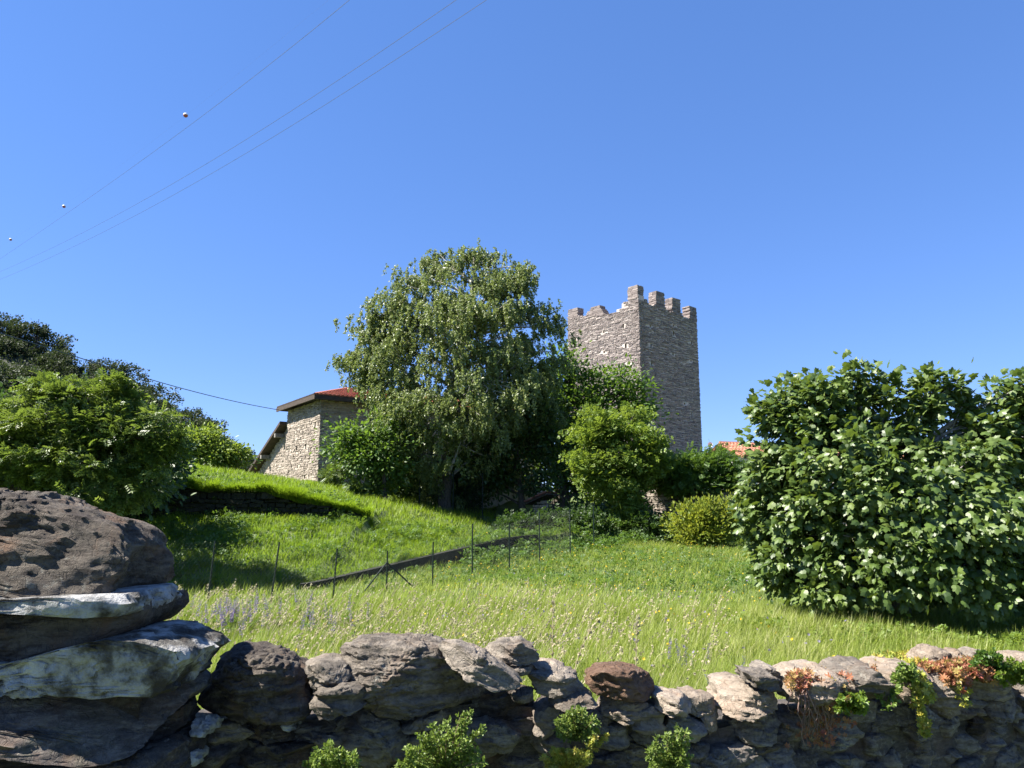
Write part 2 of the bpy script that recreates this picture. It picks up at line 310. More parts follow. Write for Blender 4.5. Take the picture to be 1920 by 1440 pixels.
def terr(x, y):
    x = np.asarray(x, float); y = np.asarray(y, float)
    yt = y_toe(x); yw = y_step(x); st = terr_step(x); H = H_crest(x)
    z0 = z_field(x, yt) + h_strip(x)
    zb = np.where(x < -5.3, itp(x, [-30, -17, -5.3], [1.9, 1.45, 1.40]), z0 + (H - z0) * 0.62)
    zb = np.minimum(zb, H - 0.02 - st * 0.9)
    yc = np.maximum(34.0, yw + 1.5)
    H2 = itp(x, [-60, -30, -12, -3, 4, 12, 40], [7, 5.0, 3.15, 2.5, 2.2, 2.4, 2.4])
    z = z_field(x, y)
    up = lerp(z0, zb, np.power(np.clip((y - yt) / (yw - yt), 0, 1), 0.9))
    up = up + st * np.clip((y - yw) / 0.18, 0, 1)
    up = np.where(y > yw + 0.18, lerp(zb + st, H, (y - yw - 0.18) / (yc - yw - 0.18)), up)
    up = np.where(y > yc, H + (H2 - H) * smooth((y - yc) / 11.0), up)
    up = np.where(y > yc + 11, H2 + (3.0 - H2) * smooth((y - yc - 11) / 15.0), up)
    z = np.where(y > yt, up, z)
    b = n2(x, y, 1.7, 3).reshape(z.shape) * 0.09 + n2(x, y, 6, 5).reshape(z.shape) * 0.09
    b = b + n2(x, y, 0.7, 8).reshape(z.shape) * 0.10 * ((y > yt) & (y < 50))
    b = b * np.clip((y - 4) / 3, 0, 1) * np.clip((300 - y) / 100, 0, 1) * (1 + 0.8 * (y > yt))
    return z + b
xs = np.concatenate([[-1600, -700, -300, -150, -90, -60], np.linspace(-42, 42, 281), [60, 90, 150, 300, 700, 1600]])
ys = np.concatenate([[-400, -100, -30], np.linspace(-8, 64, 289), [75, 95, 130, 200, 400, 900, 2200]])
X, Y_ = np.meshgrid(xs, ys); Z = terr(X, Y_)
nx, ny = len(xs), len(ys)
i = np.arange(ny - 1)[:, None] * nx + np.arange(nx - 1)[None]
ground = mesh_np('ground', np.stack([X, Y_, Z], -1), [np.stack([i, i + 1, i + nx + 1, i + nx], -1).reshape(-1, 4)], M['ground'], smooth=True)
tag(ground, kind='structure')

# wooded hill at the left
def z_hill(x, y):
    top = itp(x, [-700, -300, -180, -107, -92, -80, -66, -58, -50, -40], [190, 110, 66, 37.5, 31, 24, 15.5, 9.5, 3.5, -4])
    f = smooth((y - 70) / 82.0)
    k = np.maximum(y / 150.0, 1.0)
    top = itp(x / k, [-700, -300, -180, -107, -92, -80, -66, -58, -50, -40], [190, 110, 66, 37.5, 31, 24, 15.5, 9.5, 3.5, -4]) * 1.0 - np.clip(y - 150, 0, None) * 0.55
    return -5 + (top + 5) * f + n2(x, y, 14, 9).reshape(np.shape(x)) * 1.2
hx = np.concatenate([[-700, -400], np.linspace(-260, -38, 112)]); hy = np.concatenate([np.linspace(66, 190, 63), [260, 500]])
X, Y_ = np.meshgrid(hx, hy); Z = z_hill(X, Y_); i = np.arange(len(hy) - 1)[:, None] * len(hx) + np.arange(len(hx) - 1)[None]
tag(mesh_np('hill', np.stack([X, Y_, Z], -1), [np.stack([i, i + 1, i + len(hx) + 1, i + len(hx)], -1).reshape(-1, 4)], M['hill'], smooth=True), kind='structure')

# ------------------------------------------------------------------ stone facing: courses of individual stones on a mortar bed
def facing(mb_s, pos, nrm, u0, u1, zlo, zhi, ch=(0.09, 0.2), cw=(0.2, 0.65), proud=(0.0, 0.05), depth=0.08, holes=(), gap=0.02, tilt=0.02, zb=None, zt=None):
    """pos(u)->(x,y), nrm(u)->outward unit xy; stones between zlo(u) and zhi(u)"""
    us = np.linspace(u0, u1, 40)
    z = min(zlo(u) for u in us) if zb is None else zb; top = max(zhi(u) for u in us) if zt is None else zt
    while z < top:
        h = random.uniform(*ch); u = u0 + random.uniform(-0.2, 0)
        ph = random.uniform(0, 6)
        while u < u1:
            w = random.uniform(*cw) * (1.3 if random.random() < 0.1 else 1); ue = min(u + w, u1 + random.uniform(0, 0.03)); us_ = max(u, u0 - random.uniform(0, 0.03)); u += w
            if ue - us_ < 0.06: continue
            uc = (us_ + ue) / 2; zc = z + h / 2 + 0.02 * math.sin(uc * 2 + ph)
            if zc - h / 2 < zlo(uc) - 0.05 or zc + h * 0.4 > zhi(uc) + random.uniform(-0.02, 0.05): continue
            if any(abs(uc - a) < (hw + (ue - us_) / 2) * 0.86 and abs(zc - b_) < (hh + h / 2) * 0.7 for a, b_, hw, hh in holes): continue
            x, y = pos(uc); n = nrm(uc); t = np.array([-n[1], n[0], 0]); nn = np.array([n[0], n[1], 0]); up = np.array([0, 0, 1.0])
            a = random.gauss(0, tilt); t2 = t * math.cos(a) + up * math.sin(a); up2 = up * math.cos(a) - t * math.sin(a)
            pr = random.uniform(*proud); c = np.array([x, y, zc]) + nn * (pr - depth / 2)
            hg = max(0.02, h / 2 - gap * random.uniform(0.2, 0.9))
            yaw = random.gauss(0, 0.06); t3 = t2 * math.cos(yaw) + nn * math.sin(yaw); n3 = nn * math.cos(yaw) - t2 * math.sin(yaw)
            mb_s.box(c, t3, n3, up2, (ue - us_) / 2 - gap * 0.5, depth / 2, max(hg, 0.02), min(1, max(0, random.gauss(0.5, 0.25))), jit=min(0.018, hg * 0.35))
        z += h
def bed(mb, O, t, n, width, zfun, z0, thick, cell=0.25, holes=()):
    """mortar bed: a solid wall of cells, with real sockets where the putlog holes are"""
    O, t, n = [np.asarray(v, float) for v in (O, t, n)]
    nu = int(round(width / cell)); cu = width / nu
    zt = max(zfun((k + .5) * cu) for k in range(nu)); nz = int(math.ceil((zt - z0) / cell))
    fill = np.zeros((nu + 2, nz + 2), bool)
    for a in range(nu):
        for b_ in range(nz):
            u = (a + .5) * cu; zz = z0 + (b_ + .5) * cell
            fill[a + 1, b_ + 1] = zz < zfun(u) and not any(abs(u - hu) < hw and abs(zz - hz) < hh for hu, hz, hw, hh in holes)
    def P(u, z, d): return O + t * u - n * d + np.array([0, 0, z])
    for a in range(1, nu + 1):
        for b_ in range(1, nz + 1):
            if not fill[a, b_]: continue
            u_0, u_1 = (a - 1) * cu, a * cu; z_0, z_1 = z0 + (b_ - 1) * cell, z0 + b_ * cell
            for d in (0, thick): mb.add([P(u_0, z_0, d), P(u_1, z_0, d), P(u_1, z_1, d), P(u_0, z_1, d)], [[0, 1, 2, 3]])
            for da, db, q in ((-1, 0, (u_0, z_0, u_0, z_1)), (1, 0, (u_1, z_0, u_1, z_1)), (0, 1, (u_0, z_1, u_1, z_1)), (0, -1, (u_0, z_0, u_1, z_0))):
                if not fill[a + da, b_ + db]:
                    mb.add([P(q[0], q[1], 0), P(q[2], q[3], 0), P(q[2], q[3], thick), P(q[0], q[1], thick)], [[0, 1, 2, 3]])

def ray_uz(px, py, O, t, n):
    d = at(px, py, 1.0) - np.array([0, 0, EYE]); c0 = np.array([0, 0, EYE]); O3 = np.array([O[0], O[1], 0]); n3 = np.array([n[0], n[1], 0])
    s = np.dot(O3 - c0, n3) / np.dot(d, n3); P = c0 + d * s
    return float(np.dot(P[:2] - np.array(O[:2]), t[:2])), float(P[2])

# ------------------------------------------------------------------ tower
TC = np.array([10.62, 60.0]); TS = 8.3
uL = np.array([-0.66, 0.75]); uL /= np.linalg.norm(uL); nL = np.array([-uL[1], uL[0]]); nL = nL if nL[1] < 0 else -nL
uR = -nL; nR = -uL
tower = thing('stone_tower', 'tall square medieval stone tower with crumbling battlements behind the trees', 'tower', (TC[0], TC[1], 2.0))
Z0 = 2.0; TH = 0.75
def top_left(u): return itp(u, [0, 1.0, 1.05, 1.7, 1.75, 2.4, 4.0, 4.2, 6.0, 6.3, 8], [19.6, 19.6, 19.3, 19.3, 18.95, 18.75, 18.75, 18.9, 19.0, 19.1, 19.25])
def top_right(u): return itp(u, [0, 1.3, 1.8, 2.4, 3.5, 4.2, 5.8, 6.4, 8], [19.3, 19.2, 19.0, 19.25, 19.15, 18.85, 19.1, 18.75, 18.9])
hL = [ray_uz(px, py, TC, uL, nL) for px, py in ((1132, 623), (1169, 612), (1173, 649), (1080, 636), (1132, 660), (1176, 682), (1090, 690), (1165, 575))]
hR = [ray_uz(px, py, TC, uR, nR) for px, py in ((1217, 566), (1240, 574), (1219, 612), (1263, 626), (1221, 648), (1263, 665), (1221, 682), (1285, 757), (1295, 676), (1221, 716), (1298, 778), (1297, 642), (1262, 610))]
hL = [(a, b, 0.11, 0.16) for a, b in hL]; hR = [(a, b, 0.11, 0.17) for a, b in hR]
def tower_face(u, n, topf, holes, O=TC, full=True):
    s = MB(); b = MB()
    facing(s, lambda q: O + u * q, lambda q: n, 0, TS, lambda q: Z0, topf, (0.07, 0.17), (0.15, 0.6), (0.0, 0.045), 0.12, holes, 0.045, 0.05)
    O3 = np.array([*(O - n * 0.02 + u * 0.02), 0])
    bed(b, O3, np.array([*u, 0]), np.array([*n, 0]), TS - 0.04, lambda q: topf(q) - 0.05, Z0, TH, 0.2, holes)
    w = b.build('wall', M['tower_mortar'], tower); 
    st = s.build('facing_stones', M['tower_stone'], w); st.location = (0, 0, 0)
    return w
tower_face(uL, nL, top_left, hL)
# right face, bed starts inside the left wall's thickness
tower_face(uR, nR, top_right, hR)
TB = TC + uL * TS; TD = TC + uR * TS
for O, u, n, in ((TB, uR, uL), (TD, uL, uR)):
    b = MB(); bed(b, [*(O + u * 0.8), 0], [*u, 0], [*n, 0], TS - 0.85, lambda q: 18.7 + 0.1 * math.sin(q * 3), Z0, TH - 0.1, 0.4)
    b.build('wall', M['tower_mortar'], tower)
b = MB(); b.box([*(TC + (uL + uR) * TS / 2), 17.0], [*uL, 0], [*uR, 0], [0, 0, 1], TS / 2 - 0.8, TS / 2 - 0.8, 0.12)
b.build('roof_slab', M['tower_mortar'], tower)
def merlon(O, u, n, a, b_, z0, z1, erode=0.0, th=TH):
    mb = MB(); z = z0 - 0.12; k = 0
    while z < z1:
        h = random.uniform(0.11, 0.2); h = min(h, z1 - z + 0.03); f = max(0, (z - z0) / (z1 - z0)); e = erode * f ** 1.3
        lo, hi = a + e * random.uniform(.6, 1) + random.uniform(-.05, .07), b_ - e * random.uniform(.6, 1) + random.uniform(-.07, .05)
        if hi - lo < 0.3: break
        cuts = [lo] + ([random.uniform(lo + .3 * (hi - lo), lo + .7 * (hi - lo))] if hi - lo > 0.6 else []) + [hi]
        for c0, c1 in zip(cuts[:-1], cuts[1:]):
            for d0, d1 in ((-0.03, th / 2), (th / 2, th + 0.03)):
                dc = (d0 + d1) / 2 + random.uniform(-.02, .02)
                c = np.array([*(O + u * (c0 + c1) / 2 - n * dc), z + h / 2])
                mb.box(c, [*u, 0], [*n, 0], [0, 0, 1], (c1 - c0) / 2 - 0.012, (d1 - d0) / 2 - 0.004, h / 2 - 0.008, min(1, max(0, random.gauss(0.45, 0.25))), 0.014)
        z += h
    mb.build('merlon', M['tower_stone'], tower)
merlon(TC, uL, nL, 0.0, 1.15, 19.5, 20.45, 0.06)
merlon(TC, uR, nR, 0.82, 1.25, 19.2, 20.3, 0.25)
merlon(TC, uL, nL, 3.9, 6.1, 18.85, 19.6, 0.95)
merlon(TC, uL, nL, 7.0, 8.3, 19.15, 19.95, 0.06)
merlon(TC, uR, nR, 2.35, 3.6, 19.1, 20.4, 0.06)
merlon(TC, uR, nR, 4.6, 5.9, 18.9, 20.25, 0.06)
merlon(TC, uR, nR, 7.2, 8.3, 18.8, 19.95, 0.05)

# ------------------------------------------------------------------ stone house with tiled roof and lean-to
HC = np.array([-11.75, 45.0]); hu = np.array([-0.57, 0.82]); hu /= np.linalg.norm(hu); hw = np.array([hu[1], -hu[0]])
LU, LW = 6.3, 17.0; ZE = 8.55
nU = -hw; nW = -hu                       # outward normals of the two visible faces
house = thing('stone_house', 'stone farmhouse with red tiled roof and a sunlit corner left of the birch', 'house', (HC[0], HC[1], 2.5))
def house_wall(O, u, n, L, topf, z0, holes=(), label=None, seedskip=0):
    s = MB(); b = MB()
    facing(s, lambda q: O + u * q, lambda q: n, 0, L, lambda q: z0, topf, (0.08, 0.17), (0.18, 0.55), (0, 0.04), 0.1, holes, 0.03, 0.03)
    bed(b, [*(O - n * 0.02 + u * 0.02), 0], [*u, 0], [*n, 0], L - 0.04, lambda q: topf(q) - 0.0, z0, 0.5, 0.25, holes)
    w = b.build('wall', M['house_mortar'], house); st = s.build('facing_stones', M['house_stone'], w); st.location = (0, 0, 0)
holesU = [(*ray_uz(px, py, HC, hu, nU), 0.14, 0.2) for px, py in ((541, 843), (557, 840), (574, 837), (571, 894), (591, 797))]
house_wall(HC, hu, nU, LU, lambda q: ZE - 0.15, 2.4, holesU)
house_wall(HC, hw, nW, LW, lambda q: ZE - 0.15, 1.6)
# lean-to: continues the sunlit face further back, its roof falling away from the house
LA = HC + hu * LU + nU * -0.12
def lean_top(q): return 7.35 - 0.43 * q
sL = MB(); bL = MB()
facing(sL, lambda q: LA + hu * q, lambda q: nU, 0, 7.2, lambda q: 2.4, lean_top, (0.08, 0.17), (0.18, 0.55), (0, 0.03), 0.1, (), 0.03, 0.03)
bed(bL, [*(LA - nU * 0.02), 0], [*hu, 0], [*nU, 0], 7.2, lean_top, 2.4, 0.4, 0.2)
leanto = bL.build('lean_to', M['house_mortar'], house)
o = sL.build('facing_stones', M['house_stone'], leanto); o.location = (0, 0, 0)
def slab(mb, pts, th, dz=0):
    P = np.array(pts, float); Q = P - np.array([0, 0, th]); n = len(P)
    mb.add(np.concatenate([P, Q]), [np.arange(n)[None], (np.arange(n) + n)[::-1][None]])
    mb.add(np.concatenate([P, Q]), [np.array([[k, (k + 1) % n, (k + 1) % n + n, k + n] for k in range(n)])])
def H3(q, w, z): p_ = HC + hu * q + hw * w; return np.array([p_[0], p_[1], z])
mb = MB(); slab(mb, [H3(-0.2, -0.55, 0) + [0, 0, 0]] * 0 + [H3(LU + 0.0, -0.5, 7.65), H3(LU + 7.5, -0.5, 7.65 - 0.43 * 7.5), H3(LU + 7.5, 5, 7.65 - 0.43 * 7.5), H3(LU + 0.0, 5, 7.65)], 0.22)
mb.build('lean_to_roof', M['wood_dark'], house)
mb = MB()
for q in (0.9, 3.9):
    mb.box(H3(LU + q, -0.22, 7.15 - 0.43 * q), [*hu, 0], [*hw, 0], [0, 0, 1], 0.13, 0.3, 0.13)
    mb.build('rafter_end', M['bark_pale'], house); mb = MB()
# hip roof: eaves box (timber) and tile courses
OV = 0.62; PIT = 0.31
def roof_plane_tiles(mb, A, B, Cc, D, cols, rows):
    """A-B eave, D-C ridge side; each tile a raised half round row"""
    A, B, Cc, D = [np.asarray(v, float) for v in (A, B, Cc, D)]
    nrm = np.cross(B - A, D - A); nrm /= np.linalg.norm(nrm); nrm = nrm if nrm[2] > 0 else -nrm
    for r_ in range(rows):
        v0, v1 = r_ / rows, min(1.0, (r_ + 1.12) / rows)
        for c in range(cols):
            s0, s1 = c / cols, (c + 1) / cols; rr = min(1, max(0, random.gauss(0.5, 0.25)))
            def Q(s, v, l): return (A + (B - A) * s) * (1 - v) + (D + (Cc - D) * s) * v + nrm * l
            V = []
            for v, l0 in ((v0, 0.05), (v1, 0.0)):
                for t_ in (0, 0.2, 0.5, 0.8, 1.0): V.append(Q(s0 + (s1 - s0) * t_, v, l0 + 0.02 + 0.075 * math.sin(math.pi * t_)))
            mb.add(V, [[[k, k + 1, k + 6, k + 5] for k in range(4)]], rr)
            mb.add([V[k] for k in range(5)] + [V[k] - nrm * 0.04 for k in (4, 0)], [[0, 1, 2, 3, 4, 5, 6]], rr)
e = [H3(-OV, -OV, ZE), H3(LU + OV * 0.6, -OV, ZE), H3(LU + OV * 0.6, LW + OV, ZE), H3(-OV, LW + OV, ZE)]
mid = LU / 2; zr = ZE + (mid + OV) * PIT
r0, r1 = H3(mid, mid - 0.2, zr), H3(mid, LW - mid, zr)
mb = MB()
slab(mb, [e[0], e[1], r0], 0.16); slab(mb, [e[0], e[3], r1, r0], 0.16); slab(mb, [e[1], e[2], r1, r0], 0.16); slab(mb, [e[2], e[3], r1], 0.16)
roof = mb.build('roof', M['wood_dark'], house)
mb = MB()
for k, (a, b_) in enumerate(((0, 1), (3, 0))):
    A, B = e[a], e[b_]; d = (B - A) / np.linalg.norm(B - A); nn_ = np.array([-d[1], d[0], 0]); c = (A + B) / 2 + [0, 0, -0.1]
    mb.box(c, d, nn_, [0, 0, 1], np.linalg.norm(B - A) / 2 + 0.03, 0.04, 0.13)
o = mb.build('fascia', M['wood_dark'], roof); o.location = (0, 0, 0)
mb = MB(); up = np.array([0, 0, 0.02])
roof_plane_tiles(mb, e[0] + up, e[3] + up, r1 + up, r0 + up, 66, 14)
roof_plane_tiles(mb, e[2] + up, e[1] + up, r0 + up, r1 + up, 66, 8)
mb.tube([e[0] + up * 3, r0 + up * 4], 0.1, 6); mb.tube([r0 + up * 4, r1 + up * 4], 0.1, 6)
o = mb.build('tiles', M['tile'], roof); o.location = (0, 0, 0)
mb = MB(); roof_plane_tiles(mb, e[1] + up * 0, e[0] + up * 0, r0 + up * 0, r0 + [0.01, 0, 0], 28, 14); o = mb.build('tiles', M['wood_dark'], roof); o.location = (0, 0, 0)

# pale outbuilding in the shade under the trees, and the small stone shed beside it
def obox(O, u, n, L, D, z0, z1):
    mb = MB(); c = O + u * L / 2 - n * D / 2
    mb.box([c[0], c[1], (z0 + z1) / 2], [*u, 0], [*n, 0], [0, 0, 1], L / 2, D / 2, (z1 - z0) / 2); return mb
P0 = at(893, 960, 40); P1 = at(1000, 960, 43.5); d = (P1 - P0)[:2]; L = np.linalg.norm(d); d /= L; nn_ = np.array([d[1], -d[0]])
ob = thing('garden_shed', 'pale plastered outbuilding with panel doors in the shade under the trees', 'shed', (P0[0], P0[1], 1))
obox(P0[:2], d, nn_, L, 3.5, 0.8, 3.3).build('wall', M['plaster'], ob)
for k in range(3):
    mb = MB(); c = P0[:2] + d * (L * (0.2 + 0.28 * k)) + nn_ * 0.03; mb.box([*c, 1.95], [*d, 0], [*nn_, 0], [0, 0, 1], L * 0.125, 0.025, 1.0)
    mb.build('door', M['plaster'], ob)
mb = MB(); c = P0[:2] + d * L / 2 - nn_ * 1.6; mb.box([*c, 3.38], [*d, 0], [*nn_, 0], [0, 0, 1], L / 2 + 0.3, 2.1, 0.08); mb.build('roof', M['tile_old'], ob)
P0 = at(1000, 965, 38.0); u_ = np.array([0.94, -0.34]); n_ = np.array([-0.34, -0.94]); u_2 = np.array([-0.34 * -1, 0.94])
sh = thing('stone_shed', 'tiny stone shed with a tiled pent roof beside the dark trunk', 'shed', (P0[0], P0[1], 1))
s = MB(); facing(s, lambda q: P0[:2] + u_ * q, lambda q: n_, 0, 0.75, lambda q: 0.6, lambda q: 2.0 + 0.35 * q, (0.08, 0.15), (0.15, 0.4), (0, 0.03), 0.08)
obox(P0[:2] - n_ * 0.03, u_, n_, 0.75, 1.6, 0.6, 2.0).build('wall', M['shade_toned_stone'], sh); s.build('facing_stones', M['house_stone'], sh)
mb = MB(); A = np.array([*(P0[:2] - u_ * 0.35 + n_ * 0.35), 2.02]); B = A + np.array([*(u_ * 1.15), 0.5]); D = np.array([*(-n_ * 2.3), 0])
slab(mb, [A, B, B + D, A + D], 0.07); rf = mb.build('roof', M['wood_dark'], sh)
mb = MB(); roof_plane_tiles(mb, A + [0, 0, .02], A + D + [0, 0, .02], B + D + [0, 0, .02], B + [0, 0, .02], 12, 6); o = mb.build('tiles', M['tile_old'], rf); o.location = (0, 0, 0)

# white house with tiled gable at the right
GA = at(1350, 832, 50); r_ = np.array([0.953, 0.302]); g_ = np.array([0.302, -0.953]); gw = 2.6; RL = 15.0; drop = 1.05
gh = thing('gabled_house', 'white rendered house with a tiled gable roof half hidden by the fig tree', 'house', (GA[0], GA[1], 2))
def G3(r0_, g0, z): p_ = GA[:2] + r_ * r0_ + g_ * g0; return np.array([p_[0], p_[1], z])
mb = MB(); iw = gw - 0.45; zt_ = GA[2] - 0.25; ze = zt_ - drop * iw / gw
V = [G3(0.8, -iw, 1.5), G3(0.8, iw, 1.5), G3(0.8, iw, ze), G3(0.8, 0, zt_), G3(0.8, -iw, ze)]; V2 = [v + np.array([*(r_ * (RL - 1.4)), 0]) for v in V]
mb.add(V + V2, [[0, 1, 2, 3, 4], [5, 6, 7, 8, 9]]); mb.add(V + V2, [[[k, (k + 1) % 5, (k + 1) % 5 + 5, k + 5] for k in range(5)]])
mb.build('wall', M['render'], gh)
mb = MB()
for sg in (-1, 1): slab(mb, [G3(0, 0, GA[2]), G3(RL, 0, GA[2]), G3(RL, sg * gw, GA[2] - drop), G3(0, sg * gw, GA[2] - drop)], 0.13)
rf = mb.build('roof', M['wood_dark'], gh)
mb = MB()
for sg in (-1, 1):
    roof_plane_tiles(mb, G3(-.03, sg * gw, GA[2] - drop + .03), G3(RL, sg * gw, GA[2] - drop + .03), G3(RL, 0, GA[2] + .03), G3(-.03, 0, GA[2] + .03), 60, 8)
mb.tube([G3(-.05, 0, GA[2] + .08), G3(RL, 0, GA[2] + .08)], 0.1, 6)
o = mb.build('tiles', M['tile_old'], rf); o.location = (0, 0, 0)
for sg in (-1, 1):
    mb = MB(); mb.tube([G3(-.02, 0, GA[2] - .04), G3(-.02, sg * gw, GA[2] - drop - .04)], 0.08, 4); o = mb.build('verge_board', M['tile_old'], rf); o.location = (0, 0, 0)
p_ = at(1331, 862, 52); t_ = at(1331, 834, 52)
an = thing('tv_antenna', 'thin rooftop aerial mast with a small pale dish beside the tower', 'antenna', p_)
mb = MB(); mb.tube([p_ - [0, 0, 1.5], t_], 0.025, 5); mb.tube([t_ + [-.4, 0, -.25], t_ + [.3, 0, -.2]], 0.012, 4); mb.tube([t_ + [-.25, 0, -.5], t_ + [.25, 0, -.45]], 0.012, 4); mb.build('mast', M['cable'], an)
mb = MB(); th_ = np.linspace(0, 2 * math.pi, 13)[:-1]
V = [t_ + [0, -.05, 0]] + [t_ + [0.18 * math.cos(a), -.12 , 0.18 * math.sin(a)] for a in th_]; mb.add(V, [[[0, k + 1, (k + 1) % 12 + 1] for k in range(12)]]); V = [v + np.array([0, .03, 0]) for v in V]; mb.add(V, [[[0, (k + 1) % 12 + 1, k + 1] for k in range(12)]])
mb.build('dish', M['render'], an)

# ------------------------------------------------------------------ rough retaining walls on the slope
def path_fn(pts):
    P = np.array(pts, float); s = np.concatenate([[0], np.cumsum(np.linalg.norm(np.diff(P, axis=0), axis=1))])
    def pos(u): return np.array([itp(u, s, P[:, 0]), itp(u, s, P[:, 1])])
    def nrm(u):
        d = pos(min(u + .2, s[-1])) - pos(max(u - .2, 0)); d /= np.linalg.norm(d); return np.array([d[1], -d[0]])
    return pos, nrm, s[-1]
tx = np.linspace(-19, -5.5, 28); pos, nrm, Lp = path_fn([(x, y_step(x) - 0.05) for x in tx])
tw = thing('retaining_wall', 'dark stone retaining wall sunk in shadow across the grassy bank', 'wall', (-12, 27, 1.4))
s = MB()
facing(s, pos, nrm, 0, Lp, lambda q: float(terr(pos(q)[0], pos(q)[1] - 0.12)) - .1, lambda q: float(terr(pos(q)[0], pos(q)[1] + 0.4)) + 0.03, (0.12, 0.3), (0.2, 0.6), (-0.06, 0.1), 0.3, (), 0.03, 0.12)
s.build('facing_stones', M['shade_toned_stone'], tw)
tx = np.linspace(-5.6, 0.9, 40); pos, nrm, Lp = path_fn([(x, y_toe(x)) for x in tx])
mb = MB(); q = np.linspace(0, Lp, 60); A = np.array([pos(a) for a in q]); nn_ = np.array([nrm(a) for a in q])
top = np.array([float(z_field(a[0], a[1])) + h_strip(a[0]) + 0.09 for a in A]); bot = np.array([float(z_field(a[0], a[1])) - 0.3 for a in A])
A1 = A + nn_ * 0.10; A0 = A - nn_ * 0.14
V = np.concatenate([np.c_[A1, bot], np.c_[A1, top], np.c_[A0, top], np.c_[A0, bot]]); n = len(q); k = np.arange(n - 1)
mb.add(V, [np.concatenate([np.stack([k + a * n, k + 1 + a * n, k + 1 + (a + 1) * n, k + (a + 1) * n], 1) for a in range(3)])])
tag(mb.build('low_wall', M['shade_toned_stone']), 'low concrete kerb wall running up behind the fence at the foot of the bank', 'wall')
gp = [(6.3, 35.8), (8.0, 34.2), (9.5, 32.8), (14.5, 31.5)]; pos, nrm, Lp = path_fn(gp)
gwt = lambda q: itp(q, [0, 2, 4.0, 6, 14], [2.9, 2.8, 2.5, 2.3, 2.5])
gw_ = thing('garden_wall', 'old dry stone garden wall under the hedge, dappled with sunlight', 'wall', (8, 34, .5))
s = MB(); facing(s, pos, nrm, 0, Lp, lambda q: 0.3, gwt, (0.07, 0.16), (0.18, 0.6), (0, 0.06), 0.3, (), 0.02, 0.03)
s.build('facing_stones', M['house_stone'], gw_)
mb = MB(); q = np.linspace(0, Lp, 30); A = np.array([pos(a) for a in q]); nn_ = np.array([nrm(a) for a in q]); top = np.array([gwt(a) - .06 for a in q]); A1 = A - nn_ * 0.1; A0 = A - nn_ * 0.6
V = np.concatenate([np.c_[A1, top * 0 + .1], np.c_[A1, top], np.c_[A0, top], np.c_[A0, top * 0 + .1]]); n = len(q); k = np.arange(n - 1)
mb.add(V, [np.concatenate([np.stack([k + a * n, k + 1 + a * n, k + 1 + (a + 1) * n, k + (a + 1) * n], 1) for a in range(3)])]); mb.build('core', M['soil'], gw_)
# ------------------------------------------------------------------ wire fence on the meadow
FP = [(150, 16.6), (270, 17.0), (398, 17.6), (520, 18.2), (630, 18.9), (725, 19.6), (811, 20.6), (885, 21.8), (955, 23.2), (1012, 24.8), (1070, 26.8), (1115, 28.8)]
fz_top = {398: 1018, 520: 1020, 630: 1032, 725: 1036, 811: 1019, 885: 985, 955: 982, 1012: 963, 1070: 956, 1115: 950}
fence = thing('wire_fence', 'low green wire mesh fence with steel posts crossing the meadow', 'fence', at(725, 1100, 19.6))
fp = []
for k, (px, Y) in enumerate(FP):
    b_ = at(px, 1090, Y); g = float(terr(b_[0], Y)); t_ = at(px, fz_top.get(px, 1018), Y)[2]
    fp.append((b_[0], Y, g, t_))
for k, (x, y, g, t_) in enumerate(fp):
    mb = MB(); lean = {3: 0.14, 4: 0.06, 2: 0.08}.get(k, 0.0)
    mb.tube([(x - lean, y, g - .1), (x, y, t_ + 0.03)], 0.022, 6); mb.tube([(x, y, t_ + .03), (x, y, t_ + .045)], 0.026, 6)
    mb.build('post', M['green_steel'], fence)
x, y, g, t_ = fp[5]
for px, Y in ((682, 19.3), (776, 19.9)):
    q = at(px, 1112, Y); q[2] = float(terr(q[0], Y)) + 0.05
    mb = MB(); mb.tube([(x, y - 0.03, t_ - 0.25), q], 0.02, 5); mb.build('brace', M['green_steel'], fence)
def net(fp, pitch, rad, low=0.05):
    mb = MB(); S = [0]
    for a, b_ in zip(fp[:-1], fp[1:]): S.append(S[-1] + math.hypot(b_[0] - a[0], b_[1] - a[1]))
    X_ = [p[0] for p in fp]; Yy = [p[1] for p in fp]; Gd = [p[2] + low for p in fp]; T_ = [p[3] for p in fp]
    def P(s_, f): return np.array([itp(s_, S, X_), itp(s_, S, Yy) - 0.03, itp(s_, S, Gd) * (1 - f) + itp(s_, S, T_) * f])
    V = []; Fq = []; n = 0
    def rib(A, B):
        nonlocal n
        d = (B - A) / (np.linalg.norm(B - A) + 1e-9); sd = np.cross(d, [0, 1, 0]); sd /= np.linalg.norm(sd) + 1e-9; u2 = np.array([0, rad, 0])
        V.extend([A - sd * rad, A + sd * rad, A - u2, B - sd * rad, B + sd * rad, B - u2]); Fq.extend([[n, n + 1, n + 4, n + 3], [n + 1, n + 2, n + 5, n + 4], [n + 2, n, n + 3, n + 5]]); n += 6
    H = 1.1; s_ = -H
    while s_ < S[-1]:
        for dr in (1, -1):
            a0, a1 = (s_, s_ + H) if dr > 0 else (s_ + H, s_)
            f0, f1 = 0.0, 1.0
            lo, hi = min(a0, a1), max(a0, a1)
            if hi <= 0 or lo >= S[-1]: continue
            def clampf(av):
                av2 = min(max(av, 0), S[-1]); return av2, (av2 - a0) / (a1 - a0)
            b0, g0 = clampf(a0); b1, g1 = clampf(a1)
            rib(P(b0, g0), P(b1, g1))
        s_ += pitch
    for f in (0.02, 0.5, 1.0):
        for a in range(len(S) - 1): mb.tube([P(S[a], f), P(S[a + 1], f)], rad * 1.1, 4)
    mb.add(V, [Fq]); return mb
net(fp[:-1], 0.085, 0.0010).build('mesh', M['green_steel'], fence)
